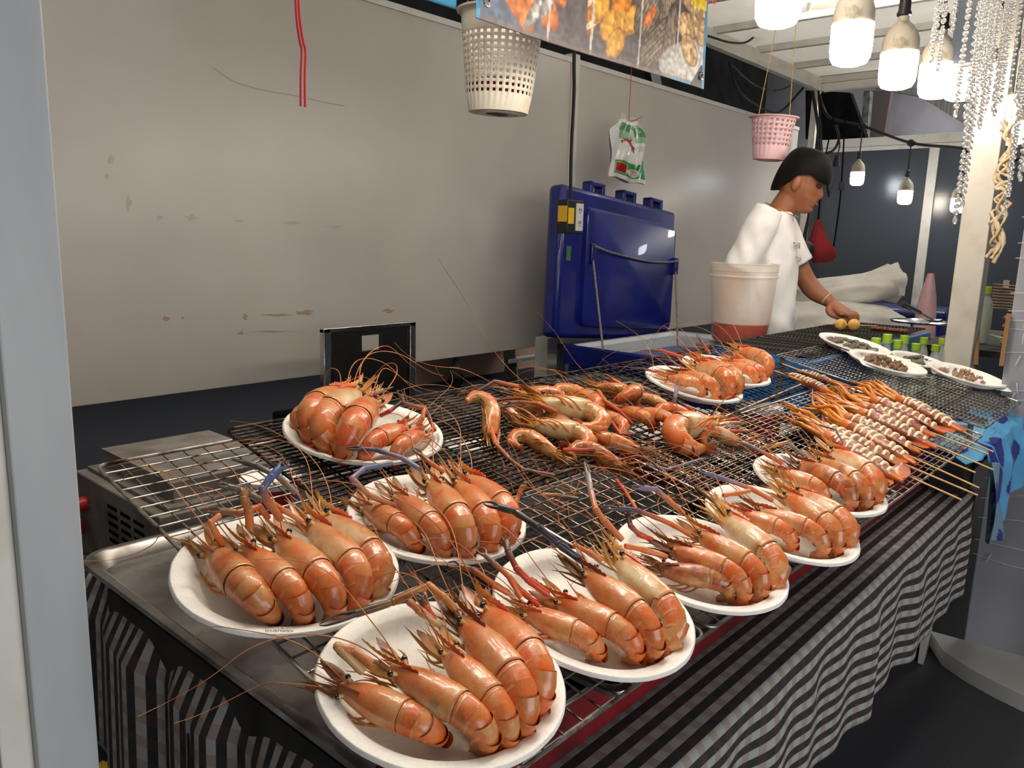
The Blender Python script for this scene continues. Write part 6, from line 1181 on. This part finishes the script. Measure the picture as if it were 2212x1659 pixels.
# ---------------------------------------------------------------- sacks and blue crate behind the grill
def sack(M, rx, ry, rz, label, seed, neck=None):
    m = MB(); m.ball((0, 0, 0), (1, 1, 1), 40, 26); V = m.v[0]; r_ = np.random.RandomState(seed); k = 1 + .04 * np.sin(V[:, 0] * 7 + seed) * np.cos(V[:, 2] * 6) + .025 * np.sin(V[:, 1] * 13 + V[:, 2] * 9 + seed) ; V = V * k[:, None]; V = np.sign(V) * np.abs(V) ** .82; m.v[0] = V * CR([rx, ry, rz])
    o = m.build('sack', 'sack', None, 80, M=M); return tag(o, label, 'sack', 'white sacks behind the grill')
q = atD(1800, 668, 5.0); s1 = sack(T_(q[0], q[1], .84) @ Rm('Z', -50), .46, .26, .15, 'lower white sack lying behind the vendor\'s arm, tied in red', 2)
q2 = atD(1826, 632, 5.1); s2 = sack(T_(q2[0], q2[1], 1.05) @ Rm('Z', -50) @ Rm('Y', -8), .34, .22, .095, 'upper white sack with a loose frilled mouth', 5)
m = MB(); a = np.arange(26) / 26 * 2 * np.pi; rings = [np.c_[x + 0 * a, w * np.cos(a) * (1 + .10 * np.sin(a * 5)), h * np.sin(a) * (1 + .16 * np.sin(a * 7 + 1))] for x, w, h in ((.12, .16, .07), (.20, .15, .085), (.28, .17, .11), (.31, .18, .12), (.29, .15, .095), (.22, .12, .07))]; m.loft(rings, cap=(False, True)).build('sack_mouth', 'sack', s2, 80, M=T_(0, 0, .02))
MB().lathe([(.02, .05), (.045, .02), (.05, 0), (.03, -.02), (.07, -.06)], 16).build('tied_mouth', 'red_cord', s1, M=T_(.43, 0, -.02) @ Rm('Y', 90))
t = empty('sack_table', (q[0], q[1], 0), 'low stand under the white sacks', 'table', ); MB().box((-.45, -.25, .64), (.45, .25, .685)).build('tabletop', 'grill_dark', t, smooth=False, M=Rm('Z', -50))
for sx in (-.4, .4):
    for sy in (-.22, .22): MB().tube([(sx, sy, 0), (sx, sy, .64)], .016, 8).build('leg', 'old_metal', t, M=Rm('Z', -50))
q = atD(1935, 690, 5.9); o = empty('blue_crate', (q[0], q[1], 0), 'dark blue plastic crate behind the white sacks', 'crate'); MB().box((-.30, -.32, 0), (.30, .32, .84)).build('body', 'cloth_blue_plastic', o, bevel=.03, M=Rm('Z', 10)); MB().box((-.32, -.34, .84), (.32, .34, .90)).build('rim', 'cloth_blue_plastic', o, bevel=.02, M=Rm('Z', 10)); MB().box((-.32, -.12, .55), (-.30, .26, .80)).build('side_panel', 'cloth_blue_plastic', o, bevel=.008, M=Rm('Z', 10))

# ---------------------------------------------------------------- crystal bead curtain
bead = MB().ball((0, 0, 0), (1, 1, .92), 10, 7); BV, BF = bead.v[0], bead.f
def strand(mb, x, y, z0, z1, r, pitch=2.05):
    z = z0; k = 0
    while z > z1:
        rr = r * (1.0 if k % 4 else .62); mb.add(BV * rr + CR([x, y, z]), BF); z -= rr * pitch; k += 1
    mb.add(BV * CR([r * .8, r * .8, r * 1.7]) + CR([x, y, z - r * .6]), BF); mb.tube([(x, y, z0), (x, y, z1)], .0006, 3)
FS = [((2016, -30), (2012, 118), 2.0, 'shortest bead strand at the left edge of the curtain'), ((2036, -30), (2022, 70), 2.05, 'bead strand beside the fourth bulb, ending at its cap'), ((2040, 60), (2028, 130), 2.02, 'bead strand hanging across the fourth bulb\'s socket'), ((2062, -30), (2060, 45), 2.1, 'very short bead strand at the top edge left of the post'), ((2078, -30), (2066, 232), 2.0, 'bead strand crossing the fifth bulb'),
      ((2108, -30), (2064, 468), 1.95, 'longest bead strand, ending over the far cool bulb'), ((2118, -30), (2080, 430), 2.0, 'second longest bead strand, next to the longest one')]
for (a_, b_, d, l) in FS:
    p1 = atD(*b_, d); m = MB(); p0 = atD(*a_, d); strand(m, p1[0], p1[1], max(p0[2], 2.1), p1[2], .0072); m.add(BV * .001 + CR([p1[0], p1[1], 2.8]), BF); m.tube([(p1[0], p1[1], 2.1), (p1[0], p1[1], 2.80)], .0006, 3); tag(m.build('bead_strand', 'crystal', None, 80), l, 'beads', 'single crystal bead strands')
rr = random.Random(11); m = MB()
for k in range(38):
    px = rr.choice([rr.uniform(2085, 2150), rr.uniform(2115, 2215), rr.uniform(2140, 2235)]); d = rr.uniform(1.75, 2.25); yb = rr.choice([rr.uniform(150, 260), rr.uniform(200, 320), rr.uniform(80, 200)]) if px < 2165 else rr.uniform(120, 500)
    p1 = atD(px, yb, d); p0 = atD(px, -40, d); strand(m, p1[0], p1[1], max(p0[2], p1[2] + .05), p1[2], rr.uniform(.0052, .0070), 2.7); m.tube([(p1[0], p1[1], p0[2]), (p1[0], p1[1], 2.80)], .0005, 3)
tag(m.build('bead_curtain', 'crystal', None, 80), 'dense curtain of clear crystal beads at the top right', 'curtain', kind='stuff')
q = atD(2112, 60, 2.35); tag(MB().box((-.02, -.03, -.10), (.02, .06, .35)).build('dark_mirror', 'dark_pane', None, smooth=False, M=T_(q[0], q[1], q[2])), 'dark blue panel hanging behind the bead curtain', 'panel')

# ---------------------------------------------------------------- white partition with fairy lights, shelf foot, cloths at the right
sf = at(2006, 1392, 0); pa = empty('partition', (sf[0], sf[1], 0), 'white partition board wound with fairy light wire at the right edge', 'partition')
dr = CR([.12, -1.0, 0]); dr /= np.linalg.norm(dr); nrm = CR([-dr[1], dr[0], 0]); yawp = math.atan2(dr[1], dr[0])
MB().box((.10, 0, 0), (1.6, .06, 2.5)).build('board', 'hall_grey', pa, smooth=False, M=Rm('Z', math.degrees(yawp)), bevel=.004)
m = MB(); m.loft([CR([(x, y, z) for x, y in [(0.0, 0.0), (1.1, 0.0)] + [(1.1 * (1 - q) + 0 * q, -.30 * math.sin(math.pi * q) ** .55 - .02) for q in np.linspace(.05, .95, 14)]]) for z in (0, .05)]); m.build('foot_shelf', 'roof_sheet', pa, 40, M=Rm('Z', math.degrees(yawp)))
MB().box((-.012, -.16, 0), (0.004, 0, .30)).build('side_board', 'wall_white', pa, smooth=False, M=Rm('Z', math.degrees(yawp)))
fr = MB(); f0, f1 = atD(2182, 270, 3.0), atD(2146, 560, 2.97); rr = random.Random(8)
for k in range(5): fr.tube(spline([f0 + (f1 - f0) * q + CR([rr.uniform(-.02, .02), rr.uniform(-.03, .03), rr.uniform(-.02, .02)]) for q in np.linspace(0, 1, 14)], 3), [rr.uniform(.003, .009) for _ in range(40)], 7)
fr.tube([f0, CR([f0[0], f0[1], 2.84])], .002, 5); tag(fr.build('dried_garland', 'cream_fringe', None, 70), 'cream coloured dried garland hanging beside the partition edge', 'garland')
MB().box((.088, -.03, .98), (.10, -.003, 1.14)).build('wood_strip', 'card', pa, smooth=False, M=Rm('Z', math.degrees(yawp)))
fl = empty('fairy_lights', (sf[0], sf[1], 0), 'clear fairy light wire strung in rows across the white partition', 'lights'); rr = random.Random(4)
for k in range(22):
    z = .38 + .062 * k + rr.uniform(-.025, .025); P = [(x, -.006 - .004 * math.sin(x * 9 + k), z - .02 * math.sin(x * 3 + k) - .03 * rr.random()) for x in np.linspace(.09, 1.2, 12)]; m = MB(); m.tube(spline(P, 3), .0011, 4)
    for x in np.linspace(.14, 1.1, 8): m.tube([(x, -.008, z), (x + rr.uniform(-.012, .012), -.012, z - .03)], [.0022, .0012], 5)
    m.build('wire_row', 'fairy_wire', fl, M=Rm('Z', math.degrees(yawp)))
q = at(2192, 1452, 0); o = empty('stand_foot', (q[0], q[1], 0), 'black metal stand with its foot on the floor at the right edge', 'stand'); MB().box((-.02, -.30, 0), (.02, .14, .03)).build('foot', 'black_plastic', o, bevel=.006, M=Rm('Z', -24)); MB().tube([(-.02, -.10, .02), (-.03, -.12, .34)], .018, 12).build('post', 'black_plastic', o)
MB().tube([tuple(atD(2118, 560, 3.55)), tuple(atD(2108, 790, 3.35))], .010, 8).build('wooden_prop', 'card'); tag(bpy.data.objects['wooden_prop'], 'brown wooden prop leaning beside the partition edge', 'stick')
# blue spotted cloth over the right corner
def spotted(name, G, label, base, seed, parent=None):
    R_, C_ = G.shape[:2]; u, v = np.meshgrid(np.linspace(0, 1, C_), np.linspace(0, 1, R_)); C = np.ones((R_, C_, 3)) * base; rs = np.random.RandomState(seed)
    for k in range(16):
        cx_, cy_, rx, ry, ro = rs.rand(), rs.rand(), rs.uniform(.04, .075), rs.uniform(.08, .15), rs.uniform(-.6, .6); X, Y = u - cx_, v - cy_; xr, yr = X * math.cos(ro) + Y * math.sin(ro), -X * math.sin(ro) + Y * math.cos(ro); C[(xr / rx) ** 2 + (yr / ry) ** 2 < 1] = k3(34, 40, 122)
    return tag(painted(name, G, C, 'paint', parent, .0015), label, 'cloth')
nx, ny = 110, 90; G = np.zeros((ny, nx, 3)); yf = .385
for i in range(ny):
    for j in range(nx):
        s, t = i / (ny - 1), j / (nx - 1); X = 2.13 + .72 * t; d = s * (.16 + .20 * min(1, max(0, (t - .30) / .08)) * (1.25 - .5 * t))
        if d < .16: y, z = .52 - d * .85, .835 - .35 * max(0, d - .11)
        else: y, z = .384 - .02 * min(1, (d - .16) / .05), .815 - (d - .16) * (1.0 + .25 * (1 - t))
        G[i, j] = (X + .006 * math.sin(z * 40), y - .010 * math.sin(X * 26) * min(1, d / .2) - .006 * math.sin(X * 60 + 2) * min(1, d / .25), z + .006 * math.sin(X * 30 + d * 20) * (d < .16))
spotted('spotted_cloth', G, 'bright blue cloth with navy spots draped under the right end of the grates', k3(84, 160, 206), 3)
G = np.zeros((60, 24, 3))
for i in range(60):
    for j in range(24):
        s, t = i / 59, j / 23; G[i, j] = (2.31 + .10 * t + .03 * s * t, .372 - .014 * math.sin(t * 5 + s * 3) - .02 * s, .79 - s * .22 - .02 * t)
spotted('grey_cloth', G, 'greyish blue spotted rag hanging over the table corner', k3(104, 134, 146), 8)
tag(MB().box((2.26, .42, .70), (2.38, .50, .80)).build('wooden_block', 'grill_dark', None, smooth=False), 'dark block under the blue spotted cloth', 'block')
# things in the shade under the left table end
o = empty('grey_case', tuple(at(255, 1600, 0.0)), 'pale grey ribbed case standing in the shade under the table', 'case'); MB().box((-.06, -.20, 0), (.06, .20, .42)).build('body', 'hall_grey', o, bevel=.03, M=Rm('Y', 8)); MB().tube(spline([(-.08, -.1, .02), (-.02, -.22, .03), (.08, -.1, .02)], 5), .012, 6).build('yellow_strap', 'yellow_label', o)
tag(MB().tube(spline([(.40, .86, .72), (.385, .84, .45), (.40, .80, .2), (.44, .78, .01)], 8), .006, 6).build('power_lead', 'rubber'), 'black power lead hanging down under the steel tray', 'cable')
o = empty('power_strip', (.46, 1.62, 0), 'dark power strip with a glowing red switch under the table', 'socket'); MB().box((-.04, -.12, 0), (.04, .12, .045)).build('body', 'black_plastic', o, bevel=.006); mat('red_glow', c(255, 40, 40), .4, emis=3, ecol=(1, .05, .04, 1)); MB().box((-.045, -.02, .015), (-.038, .0, .035)).build('switch', 'red_glow', o, smooth=False)
for l in list(bpy.data.meshes):
    if l.users == 0: bpy.data.meshes.remove(l)
